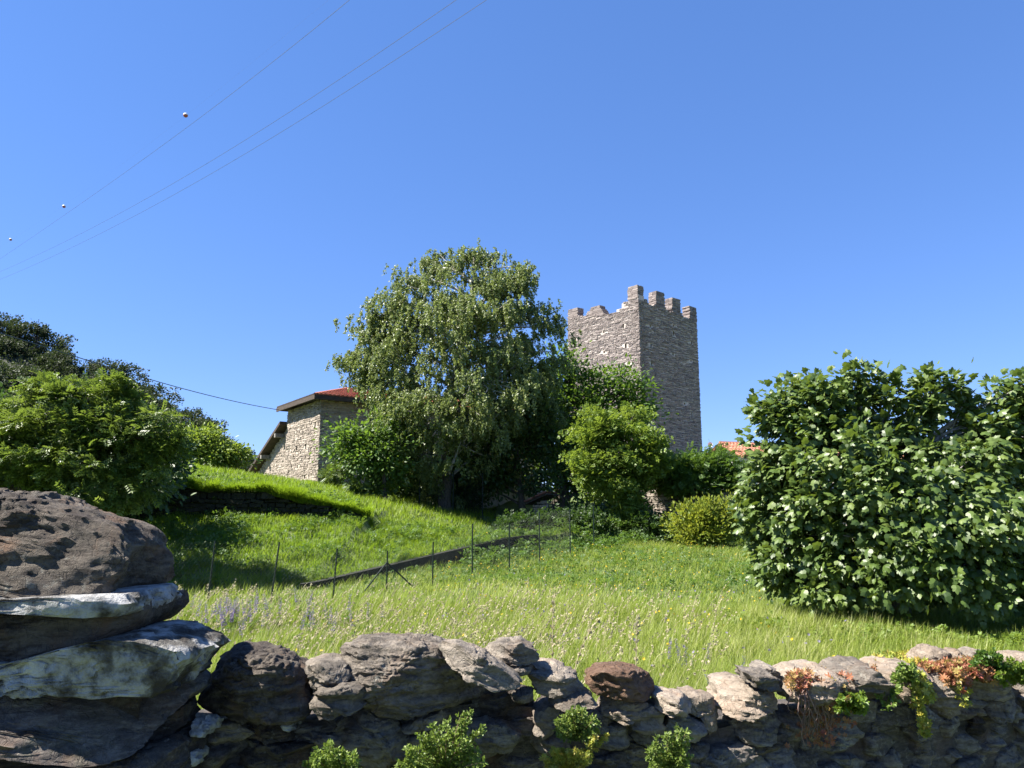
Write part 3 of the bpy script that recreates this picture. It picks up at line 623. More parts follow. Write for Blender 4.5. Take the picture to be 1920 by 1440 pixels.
# second fence in front of the house
f2 = thing('garden_fence', 'dark wire garden fence along the crest in front of the shaded house wall', 'fence', at(700, 900, 37))
fp2 = []
for px, Y, ty in ((598, 38.5, 878), (657, 37.5, 880), (722, 37.0, 882), (787, 37.0, 880), (850, 37.2, 884), (905, 37.5, 888)):
    b_ = at(px, 900, Y); fp2.append((b_[0], Y, float(terr(b_[0], Y)), at(px, ty, Y)[2]))
for x, y, g, t_ in fp2:
    mb = MB(); mb.tube([(x, y, g - .1), (x, y, t_)], 0.03, 6); mb.build('post', M['green_steel'], f2)
net(fp2, 0.16, 0.004).build('mesh', M['green_steel'], f2)

# ------------------------------------------------------------------ overhead lines
def spline_wire(pts, n=40):
    pts = sorted(pts); px = np.array([p[0] for p in pts], float); py = np.array([p[1] for p in pts], float); iy = np.array([1 / p[2] for p in pts])
    t = np.linspace(px[0], px[-1], n); deg = min(3, len(pts) - 1)
    cy = np.polyfit(px, py, deg); ci = np.polyfit(px, iy, min(2, deg))
    return np.array([at(a, np.polyval(cy, a), 1 / np.polyval(ci, a)) for a in t])
def wire(name, label, cat, pts, rad, group=None):
    P = spline_wire(pts); mb = MB(); mb.tube(P, rad, 5)
    return tag(mb.build(name, M['cable']), label, cat, group)
wire('power_line', 'uppermost of the three power lines, passing just under the marker balls', 'power line', [(-250, 650, 330), (0, 482, 210), (200, 352, 135), (400, 201, 92), (655, -2, 62), (760, -88, 54)], 0.022)
wire('power_line', 'middle one of the three power lines, close above the lowest line', 'power line', [(-250, 600, 330), (12, 500, 215), (250, 391, 130), (400, 299, 100), (620, 158, 76), (857, -2, 60), (960, -72, 55)], 0.022)
wire('power_line', 'lowest of the three power lines crossing the open sky', 'power line', [(-250, 610, 330), (0, 522, 218), (250, 408, 130), (400, 324, 100), (640, 176, 76), (915, -2, 60), (1010, -65, 55)], 0.022)
bw = wire('marker_wire', 'hair-thin earth wire above the power lines that carries the marker balls', 'power line', [(-200, 566, 330), (20, 449, 215), (120, 387, 158), (348, 216, 98), (600, 14, 66), (640, -20, 62)], 0.003)
def ball(px, py, Y, r_, label):
    c = at(px, py, Y); o_ = thing('marker_ball', label, 'marker ball', c, 'aerial marker balls on the earth wire')
    for k, (mt, z0_, z1_) in enumerate((('ball_white', 0, 1), ('ball_red', -1, 0))):
        ph = np.linspace(z0_ * math.pi / 2, z1_ * math.pi / 2, 9); th = np.linspace(0, 2 * math.pi, 25)[:-1]
        V = np.array([[c[0] + r_ * math.cos(p) * math.cos(t), c[1] + r_ * math.cos(p) * math.sin(t), c[2] + r_ * math.sin(p)] for p in ph for t in th])
        i = np.arange(8)[:, None] * 24; j = np.arange(24)[None]; kx = (j + 1) % 24
        mesh_np('half_shell', V, [np.stack([i + j, i + kx, i + kx + 24, i + j + 24], -1).reshape(-1, 4)], M[mt], o_, smooth=True)
M['ball_white'] = simple_mat('white_shell', [(0.2, (0.75, 0.72, 0.70)), (0.8, (0.8, 0.78, 0.75))], 3, 0.4, 0)
M['ball_red'] = simple_mat('red_shell', [(0.2, (0.32, 0.08, 0.06)), (0.8, (0.42, 0.10, 0.07))], 3, 0.4, 0)
ball(348, 216, 98, 0.33, 'largest and highest of the red and white marker balls on the overhead wire')
ball(120, 387, 158, 0.36, 'middle red and white marker ball on the overhead wire')
ball(20, 449, 215, 0.40, 'smallest marker ball, nearest the left edge of the photo')
wire('telephone_cable', 'single black cable running down across the wooded hill to the farmhouse eave', 'cable', [(-150, 582, 24), (0, 627, 27), (150, 668, 31), (300, 718, 36), (400, 744, 40), (522, 768, 46.5)], 0.02)

# ------------------------------------------------------------------ leaves
def norm(a): return a / (np.linalg.norm(a, axis=-1, keepdims=True) + 1e-9)
def T_diamond(w=0.36, f=0.12): return np.array([[0, 0, 0], [.5, w, f], [1, 0, -.05], [.5, -w, f]]), [[0, 1, 2], [0, 2, 3]]
def T_leaflets(npair=3, ll=0.42, w=0.13, ang=0.9, droop=0.25):
    V = []; Fc = []
    def lf(x, y, a, l):
        k = len(V); c, s_ = math.cos(a), math.sin(a); z = -droop * x * x
        for u, v, dz in ((0, 0, 0), (.5, w / ll, .05), (1, 0, -.12), (.5, -w / ll, .05)):
            V.append([x + (u * c - v * s_) * l, y + (u * s_ + v * c) * l, z + dz * l])
        Fc.extend([[k, k + 1, k + 2], [k, k + 2, k + 3]])
    for p in range(npair):
        x = 0.15 + 0.6 * p / max(1, npair - 1) if npair > 1 else .3
        lf(x, .01, ang, ll); lf(x, -.01, -ang, ll)
    lf(0.75, 0, 0, ll * 1.05)
    return np.array(V), Fc
def T_fig():
    o_ = [(0.0, 0.03), (-.05, .24), (.12, .42), (.32, .44), (.38, .33), (.54, .42), (.70, .38), (.68, .22), (.88, .13), (1.05, 0)]
    o_ = o_ + [(x, -y) for x, y in o_[-2::-1]]
    V = [[.35, 0, 0.03]] + [[x, y, -.30 * (x - .35) ** 2 - .35 * abs(y) ** 1.3 + .02] for x, y in o_]
    n = len(o_); return np.array(V), [[0, k + 1, (k + 1) % n + 1] for k in range(n)]
def T_oval():
    o_ = [(0, 0), (.2, .2), (.5, .27), (.8, .17), (1, 0), (.8, -.17), (.5, -.27), (.2, -.2)]
    V = [[.5, 0, -.06]] + [[x, y, .1 * abs(y) - .12 * x * x] for x, y in o_]; n = 8
    return np.array(V), [[0, k + 1, (k + 1) % n + 1] for k in range(n)]
def T_rosette(n=6):
    V = []; Fc = []
    for k in range(n):
        a = k * 2 * math.pi / n; c, s_ = math.cos(a), math.sin(a); b_ = len(V)
        for u, v, z in ((0, 0, 0), (.3, .13, .12), (.55, 0, .28), (.3, -.13, .12)): V.append([u * c - v * s_, u * s_ + v * c, z])
        Fc.extend([[b_, b_ + 1, b_ + 2], [b_, b_ + 2, b_ + 3]])
    return np.array(V), Fc
TD, TL, TL5, TFIG, TO, TRO = T_diamond(), T_leaflets(2, .5, .17), T_leaflets(4, .3, .085, 1.0), T_fig(), T_oval(), T_rosette()
TSPR = T_leaflets(7, .16, .035, 0.8, 0.1)
def inst(T, pos, a, n, size):
    TV, TF = T; TF = np.asarray(TF); a = norm(a); b_ = norm(np.cross(n, a)); c = np.cross(a, b_)
    size = np.broadcast_to(np.asarray(size, float), (len(pos),))[:, None, None]
    V = pos[:, None] + size * (TV[None, :, 0:1] * a[:, None] + TV[None, :, 1:2] * b_[:, None] + TV[None, :, 2:3] * c[:, None])
    Fc = (TF[None] + np.arange(len(pos))[:, None, None] * len(TV)).reshape(-1, 3)
    return V.reshape(-1, 3), Fc
def leaves(name, T, pos, a, n, size, mat, parent, rbase=None, rs=0.22):
    V, Fc = inst(T, pos, a, n, size)
    r_ = (0.5 if rbase is None else rbase) + rng.normal(0, rs, len(pos))
    return mesh_np(name, V, [Fc], mat, parent, np.repeat(np.clip(r_, 0, 1), len(T[1])))
def bez(p0, p1, p2, n):
    t = np.linspace(0, 1, n)[:, None]; return (1 - t) ** 2 * p0 + 2 * (1 - t) * t * p1 + t * t * p2
def tree(name, label, cat, lobes, Y, trunk, trad, leafmat, T, lsize, nleaf, nclump, cr, bark='bark', group=None, droop=0.0, strand=None,
         depth=0.85, squash=0.7, outer=0.42, axis_up=0.0, twig=0.3, ndisc=(0, 0, 1.0), limbr=0.4, nrand=0.8, thing_loc=None):
    """lobes (px,py,rx,ry,dY): crown volumes; clumps of leaves through them, limbs running to the lobes and twigs to the clumps"""
    sc_ = Y / F
    L = []
    for l in lobes:
        dY = l[4] if len(l) > 4 else 0
        c = at(l[0], l[1], Y + dY); s1 = (Y + dY) / F; L.append((c, l[2] * s1, l[2] * s1 * depth, l[3] * s1))
    tp = np.array([at(a, b_, Y + (d if len(t_) > 2 else 0)) for t_ in trunk for a, b_, d in [(t_ + (0,))[:3]]])
    tp[0, 2] = min(tp[0, 2], float(terr(tp[0, 0], tp[0, 1])) - 0.05) if Y < 60 else tp[0, 2]
    root = thing(name, label, cat, tp[0], group)
    mb = MB(); n = len(tp); s_ = np.linspace(0, 1, max(8, 3 * n)); tt = np.linspace(0, 1, n)
    tpp = np.stack([np.interp(s_, tt, tp[:, k]) for k in range(3)], 1); tpp[1:-1] += rng.normal(0, trad * 0.25, (len(s_) - 2, 3)) * [1, 1, 0]
    mb.tube(tpp, trad * (1.25 - s_ * 0.9) * np.where(s_ < .08, 1.15, 1), 9)
    if bark == 'bark_birch':
        m2 = MB(); k2 = tpp[:, 2] < tpp[0, 2] + 3.4; m2.tube(np.concatenate([tpp[k2][:1] - [0, 0, .3], tpp[k2]]), trad * 1.5 + 0 * np.arange(k2.sum() + 1), 9); m2.build('bark_base', M['bark'], root, smooth=True)
    w = np.array([l[1] * l[3] for l in L]); w = w / w.sum(); P = []; CC = []
    for (c, rx, ry, rz), wi in zip(L, w):
        dz = np.abs(tpp[:, 2] - (c[2] - rz * 1.2)) + 0.3 * np.linalg.norm(tpp[:, :2] - c[:2], axis=1); k = int(np.argmin(dz)); k = min(k, len(tpp) - 2)
        mid = (tpp[k] + c) / 2 + np.array([0, 0, 0.12 * np.linalg.norm(c - tpp[k])]) + rng.normal(0, .1 * rx, 3)
        lb = bez(tpp[k], mid, c, 8); mb.tube(lb, np.linspace(trad * limbr, trad * 0.1, 8), 6)
        m_ = max(2, int(round(nclump * wi))); d = norm(rng.normal(0, 1, (m_, 3))); r_ = rng.uniform(0, 1, (m_, 1)) ** outer
        r_ = r_ * np.where(rng.uniform(0, 1, (m_, 1)) < .14, 1.15, 1.0); q = c + d * r_ * np.array([rx, ry, rz]); CC.append(q)
        for j in range(m_):
            if random.random() < twig:
                a0 = lb[random.randint(3, 7)]; mb.tube(bez(a0, (a0 + q[j]) / 2 + rng.normal(0, .08 * rx, 3) + [0, 0, .05 * rx], q[j], 5), np.linspace(trad * .09, trad * .03, 5) + 0.004, 4)
    CC = np.concatenate(CC); per = max(3, nleaf // len(CC)); cen = CC.mean(0)
    csz = rng.uniform(0.6, 1.35, len(CC))
    if strand:
        ns, ll = strand; k = max(2, per // ns)
        st = CC[:, None] + rng.normal(0, 1, (len(CC), ns, 3)) * cr * np.array([1, 1, squash]) * csz[:, None, None]
        t = np.linspace(0, 1, k)[None, None, :, None]; Ls = rng.uniform(0.3, 1, (len(CC), ns, 1, 1)) * ll
        out_ = norm(CC - cen)[:, None, None] * [1, 1, 0]
        p_ = st[:, :, None] + out_ * Ls * 0.35 * np.sqrt(t) + np.array([0, 0, -1.0]) * Ls * t ** 1.4 + rng.normal(0, .035, (len(CC), ns, k, 3))
        pos = p_.reshape(-1, 3); cl = np.repeat(np.arange(len(CC)), ns * k)
        a = norm(rng.normal(0, .7, pos.shape) + np.array([0, 0, -0.8])); nn_ = rng.normal(0, 1, pos.shape)
    else:
        cl = np.repeat(np.arange(len(CC)), per)
        off = rng.normal(0, 1, (len(cl), 3)) * cr * np.array([1, 1, squash]) * csz[cl][:, None]; pos = CC[cl] + off
        a = norm(norm(off) * 0.9 + norm(pos - cen) * 0.5 + rng.normal(0, .45, pos.shape) + np.array([0, 0, axis_up - droop]))
        nn_ = rng.normal(0, nrand, pos.shape) + np.array(ndisc) + norm(pos - cen) * 0.45
    tone = rng.normal(0, 0.10, len(CC))
    mb.build('trunk', M[bark], root, smooth=True)
    leaves('crown', T, pos, a, nn_, lsize * rng.uniform(.65, 1.25, len(pos)), M[leafmat], root, 0.48 + tone[cl], 0.2)
    return root

# big birch
tree('birch_tree', 'big weeping birch with pale trunk towering over the slope beside the stone tower', 'tree',
     [(890, 500, 60, 55), (830, 500, 50, 40, 1), (955, 500, 42, 38, 1), (975, 525, 28, 45), (820, 560, 110, 60), (905, 575, 85, 65, -1), (735, 565, 50, 32), (720, 610, 50, 50), (860, 640, 120, 80, -1.5),
      (690, 665, 50, 45), (685, 695, 42, 42), (745, 700, 80, 75, -1), (1000, 600, 42, 42), (1030, 615, 28, 26), (950, 620, 60, 55), (900, 720, 110, 80, -2), (800, 770, 100, 80, -2), (960, 740, 80, 70, 1), (985, 690, 55, 60, 1),
      (870, 810, 100, 80, -1), (735, 770, 50, 40, 1), (800, 850, 60, 60, 0), (960, 830, 70, 70, 2), (770, 620, 50, 40), (940, 680, 60, 50, 0), (695, 605, 42, 36), (725, 650, 50, 44, -1), (950, 555, 50, 44), (780, 520, 36, 30), (760, 830, 50, 60), (830, 900, 50, 40, 1), (1000, 770, 46, 50, 1), (1010, 700, 36, 40), (1040, 660, 24, 30)], 38,
     [(836, 962), (832, 860), (842, 760), (862, 660), (885, 570), (890, 480)], 0.23, 'birch_leaf', TD, 0.124, 205000, 680, 0.32, 'bark_birch', droop=0.9, strand=(12, 0.62), outer=0.34, limbr=0.42, twig=0.5)
# the trees around it
tree('young_tree', 'young broadleaf tree with bright lower leaves left of the birch', 'tree',
     [(660, 806, 30, 16), (640, 830, 34, 24), (700, 822, 50, 38), (720, 850, 55, 40), (680, 862, 45, 26), (745, 800, 36, 34, 1), (745, 880, 45, 30, 1)], 36,
     [(722, 940), (718, 880), (705, 820), (690, 770)], 0.11, 'mid_leaf', TO, 0.20, 7500, 130, 0.36, 'bark')
tree('shaded_tree', 'dark leafy tree with a forked trunk in front of the pale shed', 'tree',
     [(900, 850, 60, 50), (960, 845, 60, 55), (1015, 820, 50, 70), (985, 780, 50, 50), (930, 900, 45, 30), (1010, 890, 40, 35), (850, 870, 50, 50, 1), (870, 910, 40, 26, 1)], 39,
     [(985, 985), (975, 920), (968, 870), (970, 800)], 0.17, 'dark_leaf', TO, 0.22, 11000, 190, 0.42, 'bark')
tree('shade_fill_bush', 'dark bush added to deepen the shade under the birch against the house wall', 'tree',  # dark foliage added so the zone under the birch reads as shade
     [(770, 860, 50, 40), (820, 880, 50, 40), (780, 910, 45, 26), (735, 905, 36, 26), (850, 915, 36, 24), (880, 930, 30, 20)], 40,
     [(800, 960), (795, 900), (790, 860)], 0.12, 'dark_leaf', TO, 0.20, 9000, 160, 0.36, 'bark')
tree('shade_caster_tree', 'dark broadleaf tree added behind the elder to cast shade on the bank', 'tree',  # added shadow caster for the left bank, mostly hidden by the elder
     [(250, 850, 60, 45), (180, 840, 80, 50), (300, 890, 36, 40), (90, 850, 90, 60), (250, 910, 50, 40), (285, 858, 40, 44, -3), (230, 850, 60, 55, -2), (300, 900, 36, 34, -3), (250, 900, 60, 40, -4), (310, 870, 24, 30, -1.5)], 26.5,
     [(200, 1010), (200, 920), (200, 850)], 0.15, 'dark_leaf', TO, 0.2, 16000, 260, 0.3, 'bark')
tree('tall_tree', 'tall dark green tree on a thick ivy-clad trunk between birch and tower', 'tree',
     [(1060, 690, 40, 40), (1040, 740, 45, 45), (1085, 740, 50, 45), (1150, 715, 45, 32), (1190, 735, 40, 30), (1130, 775, 60, 40), (1195, 775, 36, 26), (1050, 810, 50, 55), (1090, 850, 50, 50), (1040, 880, 45, 45), (1100, 910, 40, 35)], 42,
     [(1052, 975), (1053, 900), (1055, 820), (1065, 720), (1068, 670)], 0.36, 'mid_leaf', TO, 0.24, 15000, 260, 0.42, 'bark')
tree('locust_tree', 'light green tree with sunlit drooping foliage in front of the stone tower', 'tree',
     [(1150, 815, 55, 34), (1195, 815, 40, 28), (1110, 815, 30, 26), (1160, 860, 70, 40), (1120, 870, 40, 34), (1215, 845, 38, 26), (1150, 905, 50, 30), (1120, 795, 28, 18), (1185, 935, 24, 34), (1185, 985, 26, 30), (1205, 890, 30, 30), (1190, 778, 24, 16, 1), (1230, 870, 26, 18)], 33,
     [(1190, 1030), (1200, 980), (1195, 920), (1180, 860), (1160, 810)], 0.13, 'light_leaf', TL, 0.26, 9000, 120, 0.25, 'bark', squash=0.5)
tree('yellow_shrub', 'rounded yellow-green shrub at the foot of the garden wall', 'shrub',
     [(1310, 965, 38, 26), (1290, 990, 30, 24), (1335, 985, 45, 34), (1370, 975, 26, 34), (1320, 1005, 45, 22)], 30,
     [(1325, 1040), (1325, 1010), (1325, 980)], 0.05, 'yellow_leaf', TD, 0.14, 10000, 100, 0.2, 'bark', squash=1.0, axis_up=.6, outer=.5)
tree('shade_bush', 'low dark bush added for the shaded ground right behind the upper end of the fence', 'shrub', [(965, 985, 26, 14), (1000, 988, 30, 14), (1040, 984, 32, 18), (1080, 982, 32, 22), (1115, 985, 30, 20)], 32, [(1040, 1010), (1040, 988)], 0.04, 'dark_leaf', TL, 0.2, 5200, 110, 0.2)  # dark leaves added where the ground beyond the bank lies in shade
tree('ivy_thicket', 'dark ivy thicket behind the end of the wire fence', 'shrub', [(1100, 965, 46, 26), (1150, 958, 50, 30), (1195, 962, 36, 30), (1062, 978, 30, 14), (1125, 985, 50, 16), (1180, 990, 36, 16)], 36.5, [(1130, 1010), (1130, 970)], 0.05, 'dark_leaf', TO, 0.15, 7000, 130, 0.24)
tree('hedge', 'dark green hedge growing along the top of the old garden wall', 'hedge',
     [(1240, 880, 26, 24, 1), (1275, 878, 30, 22), (1310, 870, 30, 20), (1345, 872, 30, 22), (1370, 890, 24, 22), (1290, 900, 40, 22), (1335, 905, 40, 22), (1250, 905, 24, 20, 1), (1385, 920, 20, 24)], 33.5,
     [(1300, 960), (1300, 920), (1300, 880)], 0.08, 'mid_leaf', TL5, 0.30, 7000, 150, 0.26, 'bark')
tree('shrub', 'pale green shrub against the shaded house wall by the garden fence', 'shrub', [(625, 890, 14, 14), (645, 880, 16, 10), (622, 906, 10, 8)], 37.5, [(628, 920), (628, 895)], 0.03, 'elder_leaf', TL5, 0.3, 600, 24, 0.14)
tree('leafy_bush', 'low bush of big glossy leaves at the foot of the young tree', 'shrub', [(690, 914, 22, 12), (672, 908, 12, 10), (712, 920, 16, 10)], 36, [(692, 935), (692, 915)], 0.03, 'fig_leaf', TO, 0.28, 420, 24, 0.16)
tree('bramble_bush', 'tangled bush under the locust tree against the wall', 'shrub', [(1225, 985, 26, 26), (1240, 1015, 30, 14), (1140, 1000, 30, 16, 2), (1100, 1010, 24, 12, 2)], 32, [(1225, 1035), (1225, 1000)], 0.03, 'dark_leaf', TL, 0.22, 2600, 60, 0.2)
# fig tree
tree('fig_tree', 'broad spreading fig tree with large glossy leaves filling the right of the meadow', 'tree',
     [(1560, 800, 60, 38), (1675, 815, 56, 34), (1930, 815, 60, 40), (1860, 835, 50, 30), (1780, 850, 40, 26), (1480, 745, 45, 36), (1455, 925, 42, 48, .5), (1495, 905, 56, 44, .5), (1425, 985, 20, 32), (1440, 790, 38, 40), (1540, 735, 55, 40), (1595, 725, 36, 36), (1650, 750, 50, 42), (1700, 770, 45, 36), (1768, 715, 30, 36), (1745, 735, 36, 34), (1830, 790, 50, 40), (1890, 740, 40, 45), (1960, 760, 60, 60),
      (1500, 820, 75, 60), (1430, 870, 40, 70), (1600, 820, 80, 60), (1570, 900, 110, 80, -1), (1450, 960, 50, 60), (1500, 1010, 70, 60, -.5), (1660, 930, 90, 70, -1.5), (1720, 850, 70, 50, .5), (1800, 880, 80, 70, -1), (1900, 860, 80, 80), (1990, 900, 90, 100),
      (1560, 1070, 70, 40, -1), (1640, 1020, 90, 60, -1.5), (1750, 1000, 90, 60, -2), (1850, 990, 80, 70, -2), (1740, 1075, 90, 34, -2), (1840, 1075, 60, 36, -2), (1920, 1040, 70, 60, -2), (2000, 1040, 90, 70, -1), (1420, 1020, 22, 30), (1560, 1112, 50, 24, -1), (1470, 1075, 40, 36), (1700, 1105, 60, 26, -1.5), (1850, 1118, 60, 24, -2), (1960, 1110, 60, 30, -1.5), (1620, 1095, 50, 30, .5), (1780, 1110, 70, 20, .5)], 15.5,
     [(1690, 1150), (1680, 1080), (1670, 980), (1660, 860)], 0.15, 'fig_leaf', TFIG, 0.16, 27500, 760, 0.15, 'bark_pale', droop=0.45, outer=0.27, ndisc=(-.25, -.35, .7), twig=0.6, limbr=0.55, nrand=0.5, squash=0.8)
# elder at the left
tree('elder_tree', 'bushy elder-like tree with layered leaves behind the stone pillar', 'tree',
     [(100, 745, 60, 26), (165, 745, 45, 26), (230, 745, 45, 26), (60, 790, 55, 36), (140, 795, 80, 40), (225, 800, 70, 40), (285, 820, 42, 36), (310, 850, 30, 30), (30, 850, 60, 50), (110, 860, 80, 50), (200, 865, 80, 50), (270, 880, 50, 36), (60, 920, 80, 40), (160, 930, 80, 40), (230, 925, 50, 30), (-40, 900, 60, 60), (-40, 800, 50, 50), (92, 722, 16, 11), (148, 730, 14, 12), (212, 726, 18, 13), (305, 778, 18, 14), (36, 762, 20, 16), (325, 825, 16, 14)], 20.3,
     [(150, 1060), (150, 980), (155, 900), (160, 820)], 0.14, 'elder_leaf', TL5, 0.30, 12500, 230, 0.17, 'bark', squash=0.34, ndisc=(0, 0, 1.6), outer=0.36)
tree('dark_tree', 'dark tree with reddish tips at the left edge behind the elder', 'tree',
     [(-10, 770, 40, 35), (10, 820, 50, 50), (-60, 800, 60, 80), (30, 880, 50, 50)], 24, [(-20, 1040), (-15, 900), (-10, 800)], 0.12, 'dark_leaf', TO, 0.16, 6500, 120, 0.25, 'bark')
tree('hazel_bush', 'sunlit yellow-green bush on the crest beside the lean-to', 'shrub',
     [(355, 825, 28, 24), (385, 830, 34, 28), (420, 848, 32, 22), (448, 856, 20, 16), (350, 850, 24, 20), (400, 862, 36, 14)], 43, [(395, 895), (395, 860), (395, 835)], 0.07, 'light_leaf', TO, 0.22, 5200, 100, 0.30, 'bark')
# wooded hill: one tree of each kind built, then copied
hill_src = []
def hill_tree(k):
    H = 7.0; base = np.array([0.0, 0, 0])
    root = thing('hillside_tree', '', 'tree', (0, 0, 0), 'trees on the wooded hill at the left')
    mb = MB(); mb.tube([(0, 0, -2), (0.1, 0, 1.5), (0, 0, 4.2)], [0.28, 0.2, 0.08], 6)
    lob = [(rng.normal(0, 1.5), rng.normal(0, 1.5), rng.uniform(2.0, 5.6), rng.uniform(1.1, 2.0)) for _ in range(11)]
    P = []
    for x, y, z, r0_ in lob:
        mb.tube([(0, 0, 1.6), (x * .6, y * .6, z - .6), (x, y, z)], [0.1, 0.07, 0.03], 4)
        d = norm(rng.normal(0, 1, (16, 3))); q = np.array([x, y, z]) + d * r0_ * rng.uniform(.5, 1, (16, 1)) * [1, 1, .8]
        P.append((q[:, None] + rng.normal(0, .32, (16, 12, 3))).reshape(-1, 3))
    P = np.concatenate(P); mb.build('trunk', M['bark'], root)
    leaves('crown', TD, P, rng.normal(0, 1, P.shape) + norm(P - [0, 0, 3.5]), rng.normal(0, .7, P.shape) + [0, 0, .8], 0.46 * rng.uniform(.6, 1.3, len(P)), M['hill_leaf'], root, 0.45, 0.25)
    return root
for k in range(4): hill_src.append(hill_tree(k))
spots = []
n = 42000; hy_ = rng.uniform(84, 152, n); hx_ = -rng.uniform(.30, .80, n) * hy_; P = np.stack([hx_, hy_, z_hill(hx_, hy_)], 1)
P = P[n2(hx_, hy_, 5, 77) > -.28]; P[:, 2] += rng.uniform(0, 1.3, len(P))
V, Fc = inst(TD, P, rng.normal(0, 1, P.shape), rng.normal(0, .7, P.shape) + [0, 0, .8], .6 * rng.uniform(.5, 1.3, len(P)))
tag(mesh_np('hill_undergrowth', V, [Fc], M['hill_leaf'], None, np.repeat(np.clip(rng.normal(.35, .25, len(P)), 0, 1), 2)), 'dark scrub covering the ground between the hillside trees', 'undergrowth', kind='stuff')
for px, py in ((8, 602), (40, 606), (72, 612), (98, 640), (128, 660), (165, 678), (200, 684), (232, 700), (262, 712), (288, 738), (318, 760), (350, 776), (378, 792), (402, 822), (430, 836), (452, 862), (470, 880), (-30, 590), (-65, 580), (-110, 560)):
    Yd = 150 + random.uniform(-4, 4); spots.append((at(px, py + 14, Yd), random.uniform(.8, 1.05)))
for row, (Yd, off) in enumerate(((139, 50), (127, 90), (117, 125), (108, 155), (100, 185))):
    for px in range(-70, 480, 34):
        l = itp(px, [-70, 0, 110, 260, 380, 470, 520], [560, 595, 650, 705, 790, 870, 900]) + off * (1 - px / 900.0)
        if l > 905: continue
        spots.append((at(px + random.uniform(-14, 14), l + random.uniform(-12, 12), Yd + random.uniform(-4, 4)), random.uniform(.72, 1.1)))
used = [False] * 4
for c, s_ in spots:
    k = random.randrange(4); src = hill_src[k]; kids = list(src.children) if not used[k] else list(src.children)
    if not used[k]: r0_ = src; used[k] = True
    else:
        r0_ = src.copy(); C.objects.link(r0_)
        for ch in list(src.children):
            if ch.name.split('.')[0] in ('trunk', 'crown'):
                c2 = ch.copy(); C.objects.link(c2); c2.parent = r0_
    r0_['label'] = 'dark green tree standing among others on the wooded hillside'
    r0_.location = (c[0], c[1], c[2] - 4.2 * s_); r0_.scale = (s_, s_, s_ * random.uniform(.85, 1.1)); r0_.rotation_euler = (0, 0, random.uniform(0, 6.28))

# ------------------------------------------------------------------ grass
def in_view(P, mx=260):
    px, py, d = proj(P); return (px > -mx) & (px < 1920 + mx) & (d > 1) & (py < 1560)
def blades(P, h, w, bend, segs, yaw=None, wind=(0.25, -0.05)):
    n = len(P); yaw = rng.uniform(0, 2 * math.pi, n) if yaw is None else yaw
    side = np.stack([np.cos(yaw), np.sin(yaw), np.zeros(n)], 1); fw = np.stack([-np.sin(yaw), np.cos(yaw), np.zeros(n)], 1)
    lean = fw * bend[:, None] + np.array([wind[0], wind[1], 0]) * rng.uniform(0, 1, (n, 1))
    V = []; 
    for k in range(segs + 1):
        t = k / segs; c = P + np.array([0, 0, 1.0]) * (h * (t - 0.25 * bend * t * t))[:, None] + lean * (h * t * t)[:, None]
        if k < segs:
            ww = (w * (1 - 0.75 * t))[:, None] / 2; V += [c - side * ww, c + side * ww]
        else: V.append(c)
    m_ = len(V); V = np.stack(V, 1).reshape(-1, 3); b_ = np.arange(n)[:, None] * m_; Q = []
    for k in range(segs - 1): Q.append(b_ + np.array([[2 * k, 2 * k + 1, 2 * k + 3, 2 * k + 2]]))
    tri = b_ + np.array([[2 * segs - 2, 2 * segs - 1, 2 * segs]])
    return V, tri, (np.concatenate(Q) if Q else None)
def grass(name, regions, mat, label, cat, wind=(.13, -.05)):
    VV = []; T_ = []; Q_ = []; rt = []; rq = []; off = 0
    for (n, xr, yr, h0, w0, segs, cond, rbase) in regions:
        y = np.sqrt(rng.uniform(yr[0] ** 2, yr[1] ** 2, n)); hw_ = 0.80 * y + 1.5; x = rng.uniform(-1, 1, n) * hw_
        cl = rng.normal(0, 0.06, (n, 2)); x = np.round(x / 0.23) * 0.23 * 0.35 + x * 0.65 + cl[:, 0]; y = y + cl[:, 1]
        ok = (x > xr[0]) & (x < xr[1]) & cond(x, y); x, y = x[ok], y[ok]
        P = np.stack([x, y, terr(x, y) - 0.03], 1); ok = in_view(P); P = P[ok]; x, y = P[:, 0], P[:, 1]; n = len(P)
        pn = n2(x, y, 1.3, 21); pn2 = n2(x, y, 4.5, 22)
        h = h0 * (1 + 0.35 * pn + 0.25 * pn2) * rng.uniform(0.55, 1.25, n); w = w0 * rng.uniform(.7, 1.3, n)
        V, tri, q = blades(P, h, w, rng.uniform(0.05, 0.9, n), segs, None, wind)
        r_ = np.clip(rbase + 0.34 * pn2 + 0.3 * pn + rng.normal(0, 0.2, n) + .5 * (rng.uniform(0, 1, n) < .06), 0, 1)
        VV.append(V); T_.append(tri + off); rt.append(r_)
        if q is not None: Q_.append(q + off); rq.append(np.tile(r_, segs - 1))
        off += len(V)
    FL = [np.concatenate(T_)] + ([np.concatenate(Q_)] if Q_ else []); rr = np.concatenate(rt + rq)
    return tag(mesh_np(name, np.concatenate(VV), FL, M[mat], None, rr), label, cat, kind='stuff')
below = lambda x, y: y < y_toe(x) - 0.1
above = lambda x, y: (y > y_toe(x) + 0.2) & (y < 47) & ((x < -0.9) | (y < y_toe(x) + 1.2))
under_r = lambda x, y: (y > y_toe(x) + 0.2) & (y < 37) & (x > 1)
grass('meadow_grass', [(95000, (-20, 20), (4.6, 10), 0.42, 0.008, 3, below, 0.55), (125000, (-25, 25), (10, 17), 0.36, 0.0115, 2, below, 0.52), (150000, (-40, 40), (17, 36), 0.27, 0.019, 2, below, 0.5)],
      'grass', 'long yellow-green summer grass of the lower meadow', 'grass')
